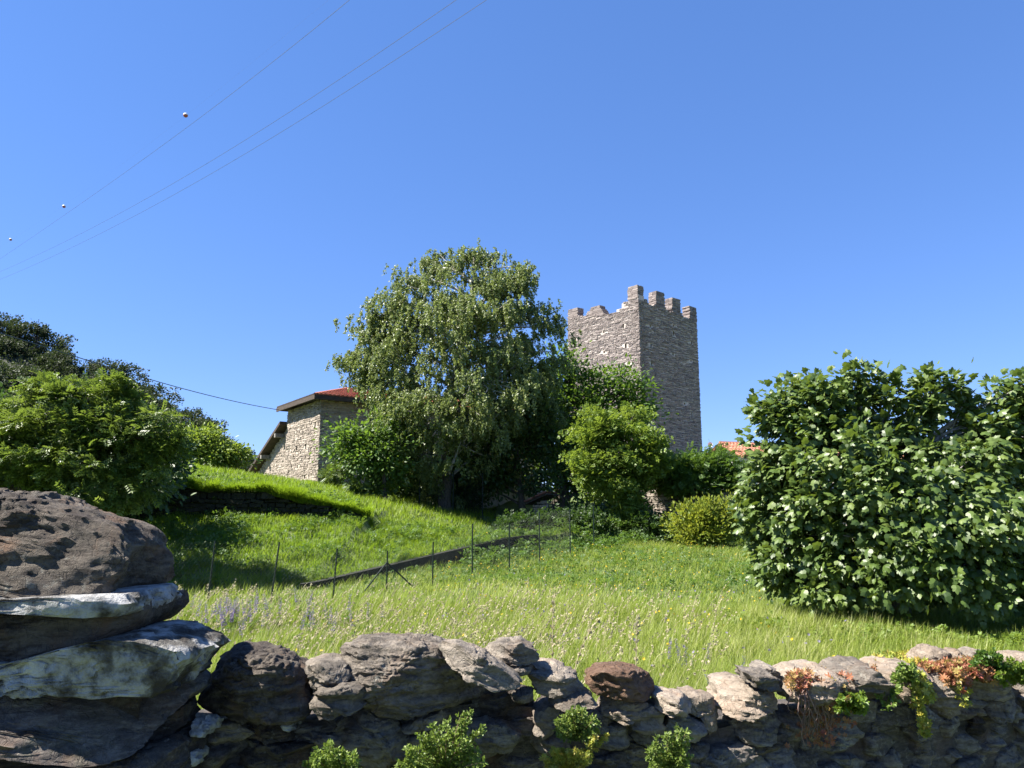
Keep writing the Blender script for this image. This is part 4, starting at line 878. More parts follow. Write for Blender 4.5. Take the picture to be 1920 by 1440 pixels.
grass('bank_grass', [(150000, (-40, 3.5), (19, 30), 0.26, 0.028, 2, above, 0.5), (150000, (-40, 3.5), (29, 47), 0.30, 0.036, 1, above, 0.58)],
      'bank_grass', 'vivid green grass on the raised bank below the farmhouse', 'grass', (.05, -.05))
# overhanging fringe along the retaining wall and low wall
def fringe():
    n = 16000; x = rng.uniform(-19, -5.2, n); y = y_step(x) + rng.uniform(-0.2, 0.4, n); P = np.stack([x, y, terr(x, y_step(x) + 0.5) + 0.0], 1)
    cl = .5 + .5 * n2(x, y * 0, .35, 61, 2) + .35 * n2(x, y * 0, 1.4, 62, 2); return blades(P, np.clip(rng.uniform(.1, .6, n) * cl * 1.2, .05, .8), np.full(n, .035), rng.uniform(.2, 1.5, n), 2, yaw=rng.normal(math.pi, .7, n)), n
(V, tri, q), n_ = fringe()
tag(mesh_np('grass_fringe', V, [tri, q], M['bank_grass'], None, rng.uniform(.1, .7, 2 * n_)), 'tufts of grass hanging over the top of the retaining wall', 'grass', kind='stuff')
# seeding stalks: thin pale stems with a drooping panicle
def stalks(name, n, xr, yr, h0, mat, label, cond=below, dens=None):
    y = np.sqrt(rng.uniform(yr[0] ** 2, yr[1] ** 2, n)); x = rng.uniform(-.78, .78, n) * y; ok = (x > xr[0]) & (x < xr[1]) & cond(x, y)
    x, y = x[ok], y[ok]
    P = np.stack([x, y, terr(x, y)], 1)
    if dens is not None: px, py, d = proj(P + [0, 0, .5]); P = P[rng.uniform(0, 1, len(P)) < dens(px, py)]
    n = len(P); h = h0 * rng.uniform(.6, 1.2, n); bend = rng.uniform(.1, .55, n); yaw = rng.normal(-1.2, .8, n)
    V, tri, q = blades(P, h, np.full(n, .004) + .0004 * P[:, 1], bend, 4, yaw, (.3, 0)); m_ = 9
    tip = V.reshape(n, m_, 3)[:, 8]; pre = V.reshape(n, m_, 3)[:, 6]; ax = norm(tip - pre)
    k = 7; t = rng.uniform(-.1, 1, (n, k, 1)); pos = (pre[:, None] * (1 - t) + tip[:, None] * t + rng.normal(0, .008, (n, k, 3))).reshape(-1, 3)
    a = np.repeat(ax, k, 0) + rng.normal(0, .35, pos.shape); V2, F2 = inst(TD, pos, a, rng.normal(0, 1, pos.shape), (.026 + .0010 * pos[:, 1]) * rng.uniform(.7, 1.3, len(pos)))
    return tag(mesh_np(name, np.concatenate([V, V2]), [np.concatenate([tri, F2 + len(V)]), q], M[mat], None, np.concatenate([np.clip(rng.normal(.4, .25, n), 0, 1), np.clip(rng.normal(.55, .25, len(F2)), 0, 1), np.clip(rng.normal(.3, .2, len(q)), 0, 1)])), label, 'grass', kind='stuff')
stalks('seeding_grass', 6500, (-20, 20), (5.2, 17), 0.62, 'seed', 'pale seeding grass heads nodding over the meadow behind the wall', below,
       lambda px, py: np.clip(0.16 + 0.85 * np.exp(-((px - 800) / 330) ** 2 - ((py - 1185) / 60) ** 2) + .2 * np.exp(-((px - 420) / 200) ** 2 - ((py - 1100) / 60) ** 2) - .18 * (px > 1350), 0, 1))
# tall single stalks
for px, py0, py1, Y, b_, lab in ((1035, 1118, 1200, 9.5, 0.02, 'tall straight pale grass stalk standing alone above the meadow'), (1065, 1245, 1165, 8.6, 0.5, 'tall pale grass stalk bent over to the right'), (1190, 1240, 1160, 8.4, 0.05, 'thin pale grass stalk above the brown boulder')):
    y0, y1 = max(py0, py1), min(py0, py1); b0 = at(px, y0 + 40, Y); b0[2] = float(terr(b0[0], Y)); t0 = at(px + b_ * 110, y1, Y); md = (b0 + t0) / 2 + np.array([-0.06 * b_ * 4, 0, 0.22 * b_ + .05])
    c_ = bez(b0, md, t0, 12); mb = MB(); mb.tube(c_, np.linspace(.009, .004, 12), 4, .7)
    k = 60; j = rng.integers(4, 12, k); pos = c_[j] + rng.normal(0, .008, (k, 3)); V2, F2 = inst(TD, pos, rng.normal(0, .4, (k, 3)) + norm(t0 - md), rng.normal(0, 1, (k, 3)), .045); mb.add(V2, [F2], .8)
    tag(mb.build('grass_stalk', M['seed']), lab, 'grass stalk')
# weeds at the far edge of the meadow
def leafstuff(name, n, f, T, size, mat, label, hgt, cat='plants', rs=.2):
    x, y = f(n); P = np.stack([x, y, terr(x, y)], 1); keep = in_view(P); P = P[keep]; n = len(P)
    hh = hgt * (0.45 + 0.55 * (n2(P[:, 0], P[:, 1], .6, 31) + .5)); pos = P + np.stack([rng.normal(0, .05, n), rng.normal(0, .05, n), rng.uniform(0, 1, n) * hh], 1)
    V, Fc = inst(T, pos, rng.normal(0, 1, (n, 3)) * [1, 1, .4], rng.normal(0, .5, (n, 3)) + [0, 0, 1], size * rng.uniform(.6, 1.3, n))
    return tag(mesh_np(name, V, [Fc], M[mat], None, np.repeat(np.clip(rng.normal(.5, rs, n), 0, 1), len(T[1]))), label, cat, kind='stuff')
def edge(n):
    x = rng.uniform(-1.5, 12.5, n); return x, y_toe(x) - np.abs(rng.normal(0, 1.1, n)) + 0.2
leafstuff('weeds', 9000, edge, TL, 0.16, 'mid_leaf', 'leafy weeds along the far edge of the meadow', 0.6)
def under_fig(n): a = rng.uniform(4.0, 13, n); return a, 12.6 + rng.normal(0, .35, n) + 0.5 * np.sin(a * 2) + np.clip((7 - a) * .5, 0, 2)
leafstuff('nettles', 6500, under_fig, TL, 0.12, 'light_leaf', 'fresh green weeds along the shaded foot of the fig tree', 0.32)
leafstuff('clover_patch', 9000, lambda n: (rng.uniform(-4, 13, n), rng.uniform(20, 29, n)), TL, 0.13, 'mid_leaf', 'broad-leaved herbs scattered in the upper meadow', 0.26)
def bank_pts(n):
    x = rng.uniform(-14, 1, n); y = rng.uniform(19.5, 30, n); ok = (y > y_toe(x) + .3) & (n2(x, y, .9, 41) > .12); return x[ok], y[ok]
leafstuff('bank_weeds', 26000, bank_pts, TL, 0.13, 'mid_leaf', 'darker leafy weeds in patches on the grassy bank', 0.42)
# buttercups
def flw(n, xr, yr): 
    y = rng.uniform(*yr, n); return rng.uniform(*xr, n), y
x, y = flw(420, (-2, 9), (16, 28)); x2, y2 = flw(60, (-3, 4), (7, 14)); x = np.r_[x, x2]; y = np.r_[y, y2]; P = np.stack([x, y, terr(x, y) + np.where(y > 15, .36, .5)], 1)
V, Fc = inst(TRO, P, rng.normal(0, 1, P.shape), rng.normal(0, .4, P.shape) + [0, -.3, 1], 0.045)
tag(mesh_np('buttercups', V, [Fc], M['yellow_petal'], None, np.repeat(rng.uniform(0, 1, len(P)), 12)), 'tiny yellow buttercup flowers dotted through the meadow', 'flowers', kind='stuff')
# purple sage: single spikes
def sage_mesh():
    mb = MB(); mb.tube([(0, 0, 0), (.01, 0, .3), (.03, 0, .62)], [.004, .003, .002], 4, 0.1)
    V0 = np.concatenate(mb.V); ks = sorted(mb.F); Fs = [np.concatenate(mb.F[k]) for k in ks]
    k = 110; t = rng.uniform(0, 1, k); a = rng.uniform(0, 6.28, k); pos = np.stack([.02 + .01 * t + np.cos(a) * .012, np.sin(a) * .012, .32 + t * .31], 1)
    V, Fc = inst(TD, pos, np.stack([np.cos(a), np.sin(a), np.full(k, .5)], 1), rng.normal(0, .3, (k, 3)) + [0, 0, 1], .024 * (1.15 - .6 * t))
    k2 = 14; a = rng.uniform(0, 6.28, k2); Vg, Fg = inst(TO, np.stack([a * 0, a * 0, rng.uniform(.02, .2, k2)], 1), np.stack([np.cos(a), np.sin(a), a * 0 + .4], 1), np.tile([0, 0, 1.0], (k2, 1)), .13)
    FL = []; mi = []
    tri = np.concatenate([Fc + len(V0), Fg + len(V0) + len(V)]); 
    FL.append(tri); mi += [1] * len(Fc) + [0] * len(Fg)
    for f in Fs: FL.append(f); mi += [0] * len(f)
    o_ = mesh_np('sage_flower', np.concatenate([V0, V, Vg]), FL, [M['mid_leaf'], M['purple']], None, rng.uniform(0, 1, sum(len(f) for f in FL)), matidx=mi)
    return o_
sage0 = sage_mesh(); sp = []
for k in range(48): sp.append((random.gauss(435, 48), 14.3 + random.gauss(0, .8), 1))
for k in range(14): sp.append((random.gauss(570, 60), 14 + random.gauss(0, .8), 1))
for k in range(8): sp.append((random.gauss(1278, 20), 10.0 + random.gauss(0, .3), 2))
for k in range(9): sp.append((random.gauss(1362, 22), 8.4 + random.gauss(0, .3), 3))
labs = {1: ('purple sage spike in the drift left of the fence posts, behind the stone pillar', 'purple sage drift at the left of the meadow'), 2: ('purple sage spike in the small clump in the middle of the meadow', 'small purple sage clump in mid meadow'), 3: ('grey-violet sage spike close behind the wall near the flat slabs', 'grey-violet sage clump behind the wall')}
for k, (px, Y, g) in enumerate(sp):
    o_ = sage0 if k == 0 else sage0.copy()
    if k: C.objects.link(o_)
    x = at(px, 1100, Y)[0]; s_ = random.uniform(.7, 1.05) * (.8 if g > 1 else 1); o_.location = (x, Y, float(terr(x, Y)) + 0.02); o_.scale = (s_ * 1.1, s_ * 1.1, s_); o_.rotation_euler = (random.gauss(0, .12), random.gauss(0, .12), random.uniform(0, 6.28))
    tag(o_, labs[g][0], 'flower', labs[g][1])
n = 130; y = rng.uniform(9, 22, n); x = rng.uniform(-.1, .45, n) * y; P = np.stack([x, y, terr(x, y) + .38], 1)
V, Fc = inst(TRO, P, rng.normal(0, 1, P.shape), rng.normal(0, .6, P.shape) + [0, 0, 1], .05)
tag(mesh_np('wild_flowers', V, [Fc], M['purple'], None, np.repeat(rng.uniform(0.4, 1, n), 12)), 'faint lilac wild flowers scattered across the right of the meadow', 'flowers', kind='stuff')
# ------------------------------------------------------------------ foreground dry stone wall
def WY(px): return float(itp(px, [-200, 330, 700, 1000, 1400, 1920, 2300], [2.35, 2.5, 2.65, 2.8, 3.0, 3.6, 4.1]))
def chaikin(P, k=1):
    P = np.asarray(P, float)
    for _ in range(k): Q = np.roll(P, -1, 0); P = np.stack([P * .75 + Q * .25, P * .25 + Q * .75], 1).reshape(-1, 2)
    return P
_CS = {}
def cubesphere(n):
    if n in _CS: return _CS[n]
    g = np.arange(n); I, J = np.meshgrid(g, g, indexing='ij'); I = I.ravel(); J = J.ravel(); Q = []
    for ax in range(3):
        for sd in (0, n):
            cs = [(I, J), (I + 1, J), (I + 1, J + 1), (I, J + 1)]
            q = np.zeros((len(I), 4, 3), int)
            for k, (a, b_) in enumerate(cs): q[:, k, ax] = sd; q[:, k, (ax + 1) % 3] = a; q[:, k, (ax + 2) % 3] = b_
            if sd == 0: q = q[:, ::-1]
            Q.append(q)
    Q = np.concatenate(Q); flat = Q.reshape(-1, 3); u, inv = np.unique(flat, axis=0, return_inverse=True)
    P = np.tan((u / n * 2 - 1) * math.pi / 4); D3 = norm(P)
    _CS[n] = (D3, inv.reshape(-1, 4)); return _CS[n]
def rock_geo(outline, Yf, depth, seed, rough=0.04, facets=7, e1=0.46, e2=0.75, strata=0.012, sdir=(0.06, -0.1, 1.0), res=1.0, sm=0, fine=1.0, xs=1.0):
    outline = [(960 + (a - 960) * xs, b_) for a, b_ in outline]; P = chaikin(outline, sm); Yc = Yf + depth * 0.42
    W = np.array([at(a, b_, Yc) for a, b_ in P]); W2 = W[:, [0, 2]]; c = (W2.min(0) + W2.max(0)) / 2 * .5 + W2.mean(0) * .5
    per = np.linalg.norm(np.diff(P, axis=0), axis=1).sum(); nt = int(np.clip(per / 3.4 * res, 40, 300)); npf = int(np.clip(nt * 0.55, 24, 130))
    rel = W2 - c; n = len(rel); th = np.linspace(0, 2 * math.pi, nt, endpoint=False); D = np.stack([np.cos(th), np.sin(th)], 1)
    A = rel; E = np.roll(rel, -1, 0) - rel; rad = np.zeros(nt)
    for k in range(n):
        den = D[:, 0] * E[k, 1] - D[:, 1] * E[k, 0]; den = np.where(abs(den) < 1e-9, 1e-9, den)
        t = (A[k, 0] * E[k, 1] - A[k, 1] * E[k, 0]) / den; u = (A[k, 0] * D[:, 1] - A[k, 1] * D[:, 0]) / den
        rad = np.where((t > 0) & (u >= -1e-6) & (u <= 1 + 1e-6), np.maximum(rad, t), rad)
    rad[rad == 0] = rad[rad > 0].mean()
    ns = int(np.clip(nt / 4.2, 9, 64)); D3, Fq = cubesphere(ns); pw = 2.0 / e1
    sr = np.hypot(D3[:, 0], D3[:, 2]); k_ = (sr ** pw + np.abs(D3[:, 1]) ** pw) ** (-1 / pw); thv = np.arctan2(D3[:, 2], D3[:, 0]) % (2 * math.pi)
    rr_ = np.interp(thv, np.r_[th, 2 * math.pi], np.r_[rad, rad[0]])
    V = np.stack([c[0] + k_ * D3[:, 0] * rr_, Yc + k_ * D3[:, 1] * depth / 2, c[1] + k_ * D3[:, 2] * rr_], 1); ctr = np.array([c[0], Yc, c[1]]); size = float(np.mean(rad))
    dirn = norm((V - ctr) / np.array([1, depth / 2 / size, 1])); rs = np.random.default_rng(seed)
    for k in range(facets):
        nn_ = norm(rs.normal(0, 1, 3) * [.55, .3, .45] + [0, -1.25, .12]); pr = (V - ctr) @ nn_; d = np.quantile(pr, rs.uniform(.80, .96)) 
        V = V - nn_ * (np.clip(pr - d, 0, None) * rs.uniform(.75, 1))[:, None]
    if sm == 0:
        for k in range(6):
            nn_ = norm(rs.normal(0, 1, 3) + [0, -.3, .2]); pr = (V - ctr) @ nn_; d = np.quantile(pr, rs.uniform(.93, .985)); V = V - nn_ * np.clip(pr - d, 0, None)[:, None]
    fr = 1.0 / max(size, .05); q = (V - ctr) * fr
    V = V + dirn * (fbm(q * [1.6, 1.6, 2.4] + seed * 7.1, 5, seed, .55) * rough * 2.2 * size)[:, None]
    sd = norm(np.array(sdir, float)); lay = V @ sd
    w_ = fbm(V * 5 + seed, 3, seed + 5) * .035; f_ = (lay + w_) / (0.022 + .012 * rs.random()); fl = np.floor(f_); ft = f_ - fl
    hsh = _h(fl.astype(np.int64), (fl * 0).astype(np.int64), (fl * 0).astype(np.int64) + seed, 5)
    V = V + dirn * ((hsh * smooth(ft * 5) * smooth((1 - ft) * 5)) * strata)[:, None] * [1, 1, .3]
    V = V + dirn * (fbm(V * [28, 28, 60] + seed, 4, seed + 9, .6) * .012 * fine)[:, None]
    rg = fbm(V * [14, 14, 26] + seed * 3, 3, seed + 19, .6); V = V - dirn * (np.clip(.12 - np.abs(rg), 0, 1) * .07 * fine)[:, None]
    return V, Fq
SEED = [100]
def rock(name, outline, Yf, depth, mat, parent=None, label=None, cat='stone', group=None, **kw):
    SEED[0] += 1; V, Fq = rock_geo(outline, Yf, depth, SEED[0], **kw)
    o_ = mesh_np(name, V, [Fq], M[mat], parent, np.full(len(Fq), random.uniform(.2, .8)), smooth=True)
    try: o_.data.set_sharp_from_angle(angle=R(38))
    except Exception: pass
    if label: tag(o_, label, cat, group)
    return o_
wall = thing('dry_stone_wall', 'long low dry stone wall of rough grey stones across the foreground', 'wall', (0.6, 2.9, 0))
LG = 'loose stones lying along the top of the dry stone wall'
def W_(px): return WY(px)
# --- loose stones on the wall (each can be lifted away)
rock('boulder', [(372, 1290), (385, 1240), (432, 1214), (500, 1222), (548, 1240), (577, 1277), (592, 1312), (576, 1338), (500, 1347), (420, 1342), (378, 1322)], 2.5, .42, 'rock_dark', None, 'big rounded grey boulder with a shadow edge right beside the stone pillar', 'boulder', LG, rough=.06, facets=9, e1=.5, sm=1)
rock('stone', [(577, 1240), (610, 1232), (645, 1240), (662, 1262), (650, 1284), (602, 1300), (580, 1292)], 2.57, .28, 'rock', None, 'small angular stone with a shaded face wedged right of the big boulder', 'stone', LG, facets=8)
rock('stone', [(586, 1306), (604, 1290), (650, 1280), (676, 1277), (692, 1300), (682, 1325), (625, 1342), (594, 1340)], 2.52, .26, 'rock', None, 'oblong banded stone under the small angular one, left of the biggest slab', 'stone', LG)
rock('slab', [(574, 1232), (618, 1208), (700, 1198), (800, 1201), (866, 1220), (915, 1262), (934, 1298), (905, 1320), (810, 1334), (724, 1328), (684, 1302), (652, 1262), (604, 1246)], 2.60, .52, 'rock', None, 'biggest grey slab on the wall, broad and flat with a sunlit top', 'slab', LG, rough=.035, facets=6, e1=.55, strata=.012, res=1.1)
rock('slab', [(812, 1201), (858, 1203), (905, 1224), (962, 1260), (984, 1281), (930, 1288), (880, 1268), (838, 1236)], 2.56, .26, 'rock', None, 'narrow tilted slab sloping down to the right across the biggest slab', 'slab', LG, rough=.03, sdir=(.5, -.1, 1))
rock('stone', [(901, 1216), (930, 1203), (975, 1199), (1006, 1214), (1017, 1232), (990, 1242), (930, 1239), (914, 1230)], 2.72, .30, 'rock', None, 'flat-topped stone perched highest of all on the middle of the wall', 'stone', LG, rough=.03)
rock('stone', [(945, 1248), (975, 1240), (1002, 1247), (994, 1262), (955, 1265)], 2.72, .22, 'rock', None, 'thin flat stone directly beneath the perched flat-topped stone', 'stone', LG, rough=.03)
rock('stone', [(1000, 1243), (1040, 1242), (1062, 1255), (1030, 1264), (1000, 1260)], 2.86, .22, 'rock_pale', None, 'small pale stone just right of the perched flat-topped stone', 'stone', LG)
rock('stone', [(988, 1262), (1040, 1256), (1076, 1265), (1099, 1285), (1082, 1302), (1032, 1298), (1000, 1292)], 2.74, .32, 'rock', None, 'grey wedge-shaped stone between the tilted slab and the brown boulder', 'stone', LG)
rock('stone', [(1030, 1303), (1080, 1295), (1118, 1300), (1124, 1312), (1062, 1322), (1032, 1314)], 2.73, .25, 'rock', None, 'thin grey stone lying at the left foot of the brown boulder', 'stone', LG)
rock('brown_boulder', [(1097, 1276), (1105, 1253), (1140, 1245), (1190, 1250), (1222, 1264), (1231, 1290), (1214, 1309), (1150, 1304), (1110, 1296)], 2.85, .30, 'rock_brown', None, 'rounded dark brown boulder sitting alone on the lowest part of the wall', 'boulder', LG, rough=.035, facets=5, e1=.55, strata=.004, sm=2)
rock('stone', [(958, 1300), (1000, 1293), (1002, 1310), (970, 1320)], 2.72, .18, 'rock', None, 'fist-sized stone in the gap right of the biggest slab', 'stone', LG)
rock('slab', [(1207, 1302), (1236, 1296), (1280, 1305), (1314, 1328), (1292, 1336), (1240, 1331), (1212, 1319)], 2.84, .30, 'rock_pale', None, 'pale thin slab tilted beside the right foot of the brown boulder', 'slab', LG, rough=.025, sdir=(.35, -.1, 1))
rock('stone', [(1342, 1278), (1375, 1272), (1442, 1288), (1450, 1310), (1444, 1330), (1380, 1334), (1344, 1326)], 2.98, .42, 'rock_pale', None, 'pale layered block under the two thin slabs right of the notch', 'stone', LG, rough=.025, e1=.45)
rock('slab', [(1395, 1258), (1415, 1248), (1440, 1245), (1463, 1258), (1442, 1266)], 3.14, .26, 'rock', None, 'small dark slab behind the pointed one, right of the notch in the wall', 'slab', LG, rough=.03)
rock('slab', [(1361, 1258), (1390, 1255), (1442, 1262), (1467, 1278), (1476, 1292), (1438, 1290), (1400, 1279), (1368, 1269)], 2.97, .28, 'rock', None, 'pointed thin slab jutting left over the pale layered block', 'slab', LG, rough=.02, sdir=(.25, -.1, 1))
rock('rock', [(1711, 1238), (1722, 1220), (1746, 1211), (1768, 1219), (1780, 1238), (1760, 1250), (1725, 1250)], 3.55, .22, 'rock_pale', None, 'rounded pinkish rock on the wall top among the orange plants', 'stone', LG, rough=.03, facets=4, strata=.003)
rock('rock', [(1776, 1226), (1788, 1216), (1800, 1218), (1806, 1232), (1790, 1238), (1778, 1236)], 3.6, .14, 'rock_pale', None, 'small white stone right of the rounded pinkish rock', 'stone', LG)
rock('rock', [(1798, 1234), (1812, 1219), (1834, 1215), (1846, 1226), (1838, 1242), (1806, 1244)], 3.62, .2, 'rock', None, 'grey stone right of the small white one among the plants', 'stone', LG)
rock('rock', [(1878, 1240), (1892, 1226), (1930, 1224), (1960, 1236), (1956, 1256), (1896, 1258)], 3.7, .26, 'rock_pale', None, 'flat pale stone on the wall top at the right edge', 'stone', LG)
rock('coping_slab', [(1462, 1274), (1490, 1256), (1545, 1252), (1566, 1262), (1566, 1296), (1520, 1306), (1470, 1308)], 3.02, .44, 'rock_pale', None, 'coping stone behind the orange sedum, first of the level row', 'stone', LG, rough=.03, e1=.3, facets=4)
rock('coping_slab', [(1545, 1256), (1590, 1246), (1632, 1246), (1648, 1262), (1640, 1296), (1600, 1306), (1556, 1300)], 3.14, .46, 'rock', None, 'grey coping stone between the red sedum and the green fern', 'stone', LG, rough=.03, e1=.3, facets=4)
rock('coping_slab', [(1634, 1250), (1680, 1243), (1716, 1246), (1722, 1268), (1706, 1296), (1650, 1300), (1636, 1280)], 3.28, .46, 'rock_pale', None, 'whitish coping stone above the small fern on the wall', 'stone', LG, rough=.035, e1=.3, facets=4)
rock('coping_slab', [(1702, 1254), (1750, 1244), (1776, 1256), (1780, 1300), (1752, 1336), (1716, 1330), (1706, 1290)], 3.38, .46, 'rock', None, 'squared grey coping stone behind the trailing yellow plant', 'stone', LG, rough=.03, e1=.3, facets=4)
rock('coping_slab', [(1768, 1258), (1820, 1246), (1872, 1250), (1880, 1282), (1840, 1300), (1786, 1300)], 3.48, .46, 'rock', None, 'dark coping stone under the orange sedum carpet', 'stone', LG, rough=.03, e1=.3, facets=4)
rock('coping_slab', [(1866, 1262), (1910, 1250), (1990, 1246), (2050, 1256), (2040, 1300), (1960, 1310), (1880, 1300)], 3.6, .5, 'rock', None, 'last coping stone running out of the photo on the right', 'stone', LG, rough=.03, e1=.45)
# --- stones bonded in the wall
def ws(o_, dy, depth, mat='rock_low', **kw): return rock('stone', o_, W_(np.mean([p[0] for p in o_])) + dy, depth, mat, wall, **kw)
ws([(872, 1304), (905, 1292), (950, 1284), (992, 1296), (1008, 1326), (960, 1345), (890, 1342)], .08, .3, 'rock_dark')
ws([(1000, 1300), (1040, 1304), (1100, 1318), (1120, 1345), (1060, 1350), (1010, 1335)], .1, .25, 'rock_dark')
ws([(560, 1240), (600, 1236), (640, 1244), (655, 1258), (600, 1262), (560, 1262)], .16, .2, 'rock_pale')
ws([(636, 1330), (690, 1322), (745, 1345), (777, 1388), (766, 1424), (700, 1432), (650, 1402), (632, 1362)], .0, .34, 'rock_low', facets=8)
ws([(754, 1362), (790, 1335), (838, 1327), (848, 1344), (802, 1364)], .0, .26, 'rock')
ws([(750, 1368), (840, 1366), (835, 1385), (800, 1398), (762, 1402)], .03, .26, 'rock')
ws([(862, 1378), (880, 1350), (912, 1337), (952, 1349), (974, 1370), (962, 1398), (900, 1404)], .0, .3, 'rock_low')
ws([(588, 1347), (640, 1343), (690, 1336), (690, 1352), (640, 1362), (592, 1358)], .02, .24, 'rock')
ws([(998, 1330), (1028, 1312), (1050, 1320), (1056, 1350), (1024, 1378), (1000, 1368)], .0, .26, 'rock')
ws([(1124, 1306), (1160, 1298), (1206, 1308), (1217, 1330), (1170, 1347), (1128, 1336)], .02, .3, 'rock_pale')
ws([(1180, 1322), (1215, 1312), (1240, 1330), (1240, 1360), (1200, 1372), (1176, 1352)], .0, .28, 'rock')
ws([(1240, 1334), (1290, 1336), (1318, 1352), (1310, 1382), (1262, 1386), (1240, 1364)], .02, .26, 'rock_low')
ws([(1262, 1300), (1300, 1294), (1336, 1306), (1348, 1330), (1336, 1366), (1324, 1374), (1308, 1340), (1280, 1326)], .07, .26, 'rock_pale', strata=.003)
ws([(1362, 1332), (1400, 1322), (1452, 1326), (1464, 1352), (1440, 1382), (1390, 1386), (1366, 1362)], .0, .34, 'rock_low')
ws([(1448, 1330), (1480, 1324), (1496, 1345), (1490, 1382), (1458, 1386), (1446, 1360)], .03, .26, 'rock_low')
ws([(1420, 1392), (1470, 1384), (1486, 1410), (1482, 1460), (1424, 1466), (1408, 1430)], .0, .28, 'rock_low')
ws([(1270, 1400), (1340, 1392), (1400, 1400), (1412, 1425), (1350, 1446), (1280, 1440)], .02, .28, 'rock_low')
ws([(440, 1345), (520, 1350), (575, 1352), (570, 1378), (480, 1384), (430, 1368)], .04, .24, 'rock_dark')
ws([(376, 1385), (450, 1382), (540, 1388), (630, 1392), (640, 1430), (520, 1450), (380, 1445)], .03, .26, 'rock_dark')
ws([(575, 1362), (640, 1366), (650, 1395), (600, 1400), (560, 1386)], .04, .22, 'rock_low')
ws([(1830, 1290), (1880, 1286), (1896, 1310), (1888, 1342), (1842, 1346), (1826, 1320)], .0, .3, 'rock_low')
ws([(1890, 1282), (1950, 1276), (1990, 1300), (1980, 1336), (1910, 1342), (1890, 1316)], .02, .3, 'rock_low')
ws([(1884, 1344), (1930, 1338), (1970, 1352), (1960, 1380), (1900, 1382)], .0, .3, 'rock_low')
ws([(1640, 1302), (1700, 1300), (1710, 1330), (1670, 1352), (1630, 1346)], .02, .3, 'rock_low')
ws([(1560, 1306), (1630, 1308), (1630, 1344), (1580, 1350), (1552, 1330)], .03, .3, 'rock_low')
# courses filling the rest of the face
mort = 0
def fill_rows():
    n = 0; row = 0; py = 1300.0
    while py < 1500:
        px = 380 - random.uniform(0, 90)
        while px < 2390:
            big = float(itp(px, [400, 1300, 1450, 1900], [1.9, 1.6, 1.0, .85])); h = random.uniform(24, 42) * (.85 + .15 * big); w = random.uniform(45, 120) * big
            sh = -(px - 1000) * 0.03; cy = py + sh + random.uniform(-6, 6); cx = px + w / 2; px += w * .98
            topy = float(itp(cx, [300, 420, 585, 700, 900, 1000, 1120, 1350, 1480, 1920], [1330, 1348, 1345, 1335, 1335, 1318, 1318, 1345, 1325, 1290]))
            if cy - h / 2 < topy or cy > 1475 or n >= 230: continue
            k = random.choice([5, 6, 7]); o_ = []; rot = random.gauss(0, .16); a0 = random.uniform(0, 1.2)
            for j in range(k):
                a = a0 + (j + random.uniform(-.22, .22)) * 2 * math.pi / k; rr = random.uniform(.95, 1.32); ca, sa = math.cos(a) * w / 2 * rr, math.sin(a) * h / 2 * rr * 1.1
                o_.append((cx + ca * math.cos(rot) - sa * math.sin(rot), cy + ca * math.sin(rot) + sa * math.cos(rot)))
            dy_ = random.uniform(.03, .09); dp_ = random.uniform(.16, .24)
            if n % 2 == 0 and cx < 1990 and IND[0] < 74: IND[0] += 1; rock('stone', o_, W_(cx) + dy_, dp_, random.choice(['rock_low', 'rock_low', 'rock_low', 'rock_dark', 'rock']), wall, res=.8, facets=6, e1=.5)
            else:
                V, Fq = rock_geo(o_, W_(cx) + dy_ + .02, dp_, 900 + n, res=.7, facets=6, e1=.5); rest.add(V, [Fq], random.uniform(.2, .8))
            n += 1
        py += 27
rest = MB(); IND = [0]
fill_rows()
for k, o_ in enumerate(([(2040, 1262), (2120, 1244), (2190, 1250), (2200, 1296), (2050, 1300)], [(2185, 1256), (2260, 1240), (2320, 1248), (2325, 1294), (2195, 1298)], [(2310, 1254), (2380, 1240), (2440, 1252), (2440, 1296), (2320, 1298)])):  # unseen coping slabs right of the frame, merged with the fill stones
    V, Fq = rock_geo(o_, W_(o_[0][0]), .46, 800 + k, e1=.3, facets=4); rest.add(V, [Fq], .5)
tag(rest.build('fill_and_coping_stones', M['rock_low'], wall, smooth=True), kind='stuff')
pxs = [250, 420, 585, 700, 900, 1000, 1120, 1350, 1480, 1920, 2400]; pys = [1345, 1352, 1350, 1340, 1318, 1326, 1335, 1366, 1330, 1292, 1270]
A = []; 
for px, py in zip(pxs, pys):
    Y = W_(px) + .13; t_ = at(px, py, Y); A.append(t_)
A = np.array(A); d = np.gradient(A[:, :2], axis=0); d /= np.linalg.norm(d, axis=1, keepdims=True); bk = np.stack([-d[:, 1], d[:, 0]], 1) * .34
n = len(A); z0 = np.full(n, -.5); V = np.concatenate([np.c_[A[:, :2], z0], A, np.c_[A[:, :2] + bk, A[:, 2] - .05], np.c_[A[:, :2] + bk, z0]]); k = np.arange(n - 1)
Fq = np.concatenate([np.stack([k + a * n, k + 1 + a * n, k + 1 + (a + 1) * n, k + (a + 1) * n], 1) for a in range(3)])
mesh_np('rubble_core', V, [Fq], M['rock_low'], wall)
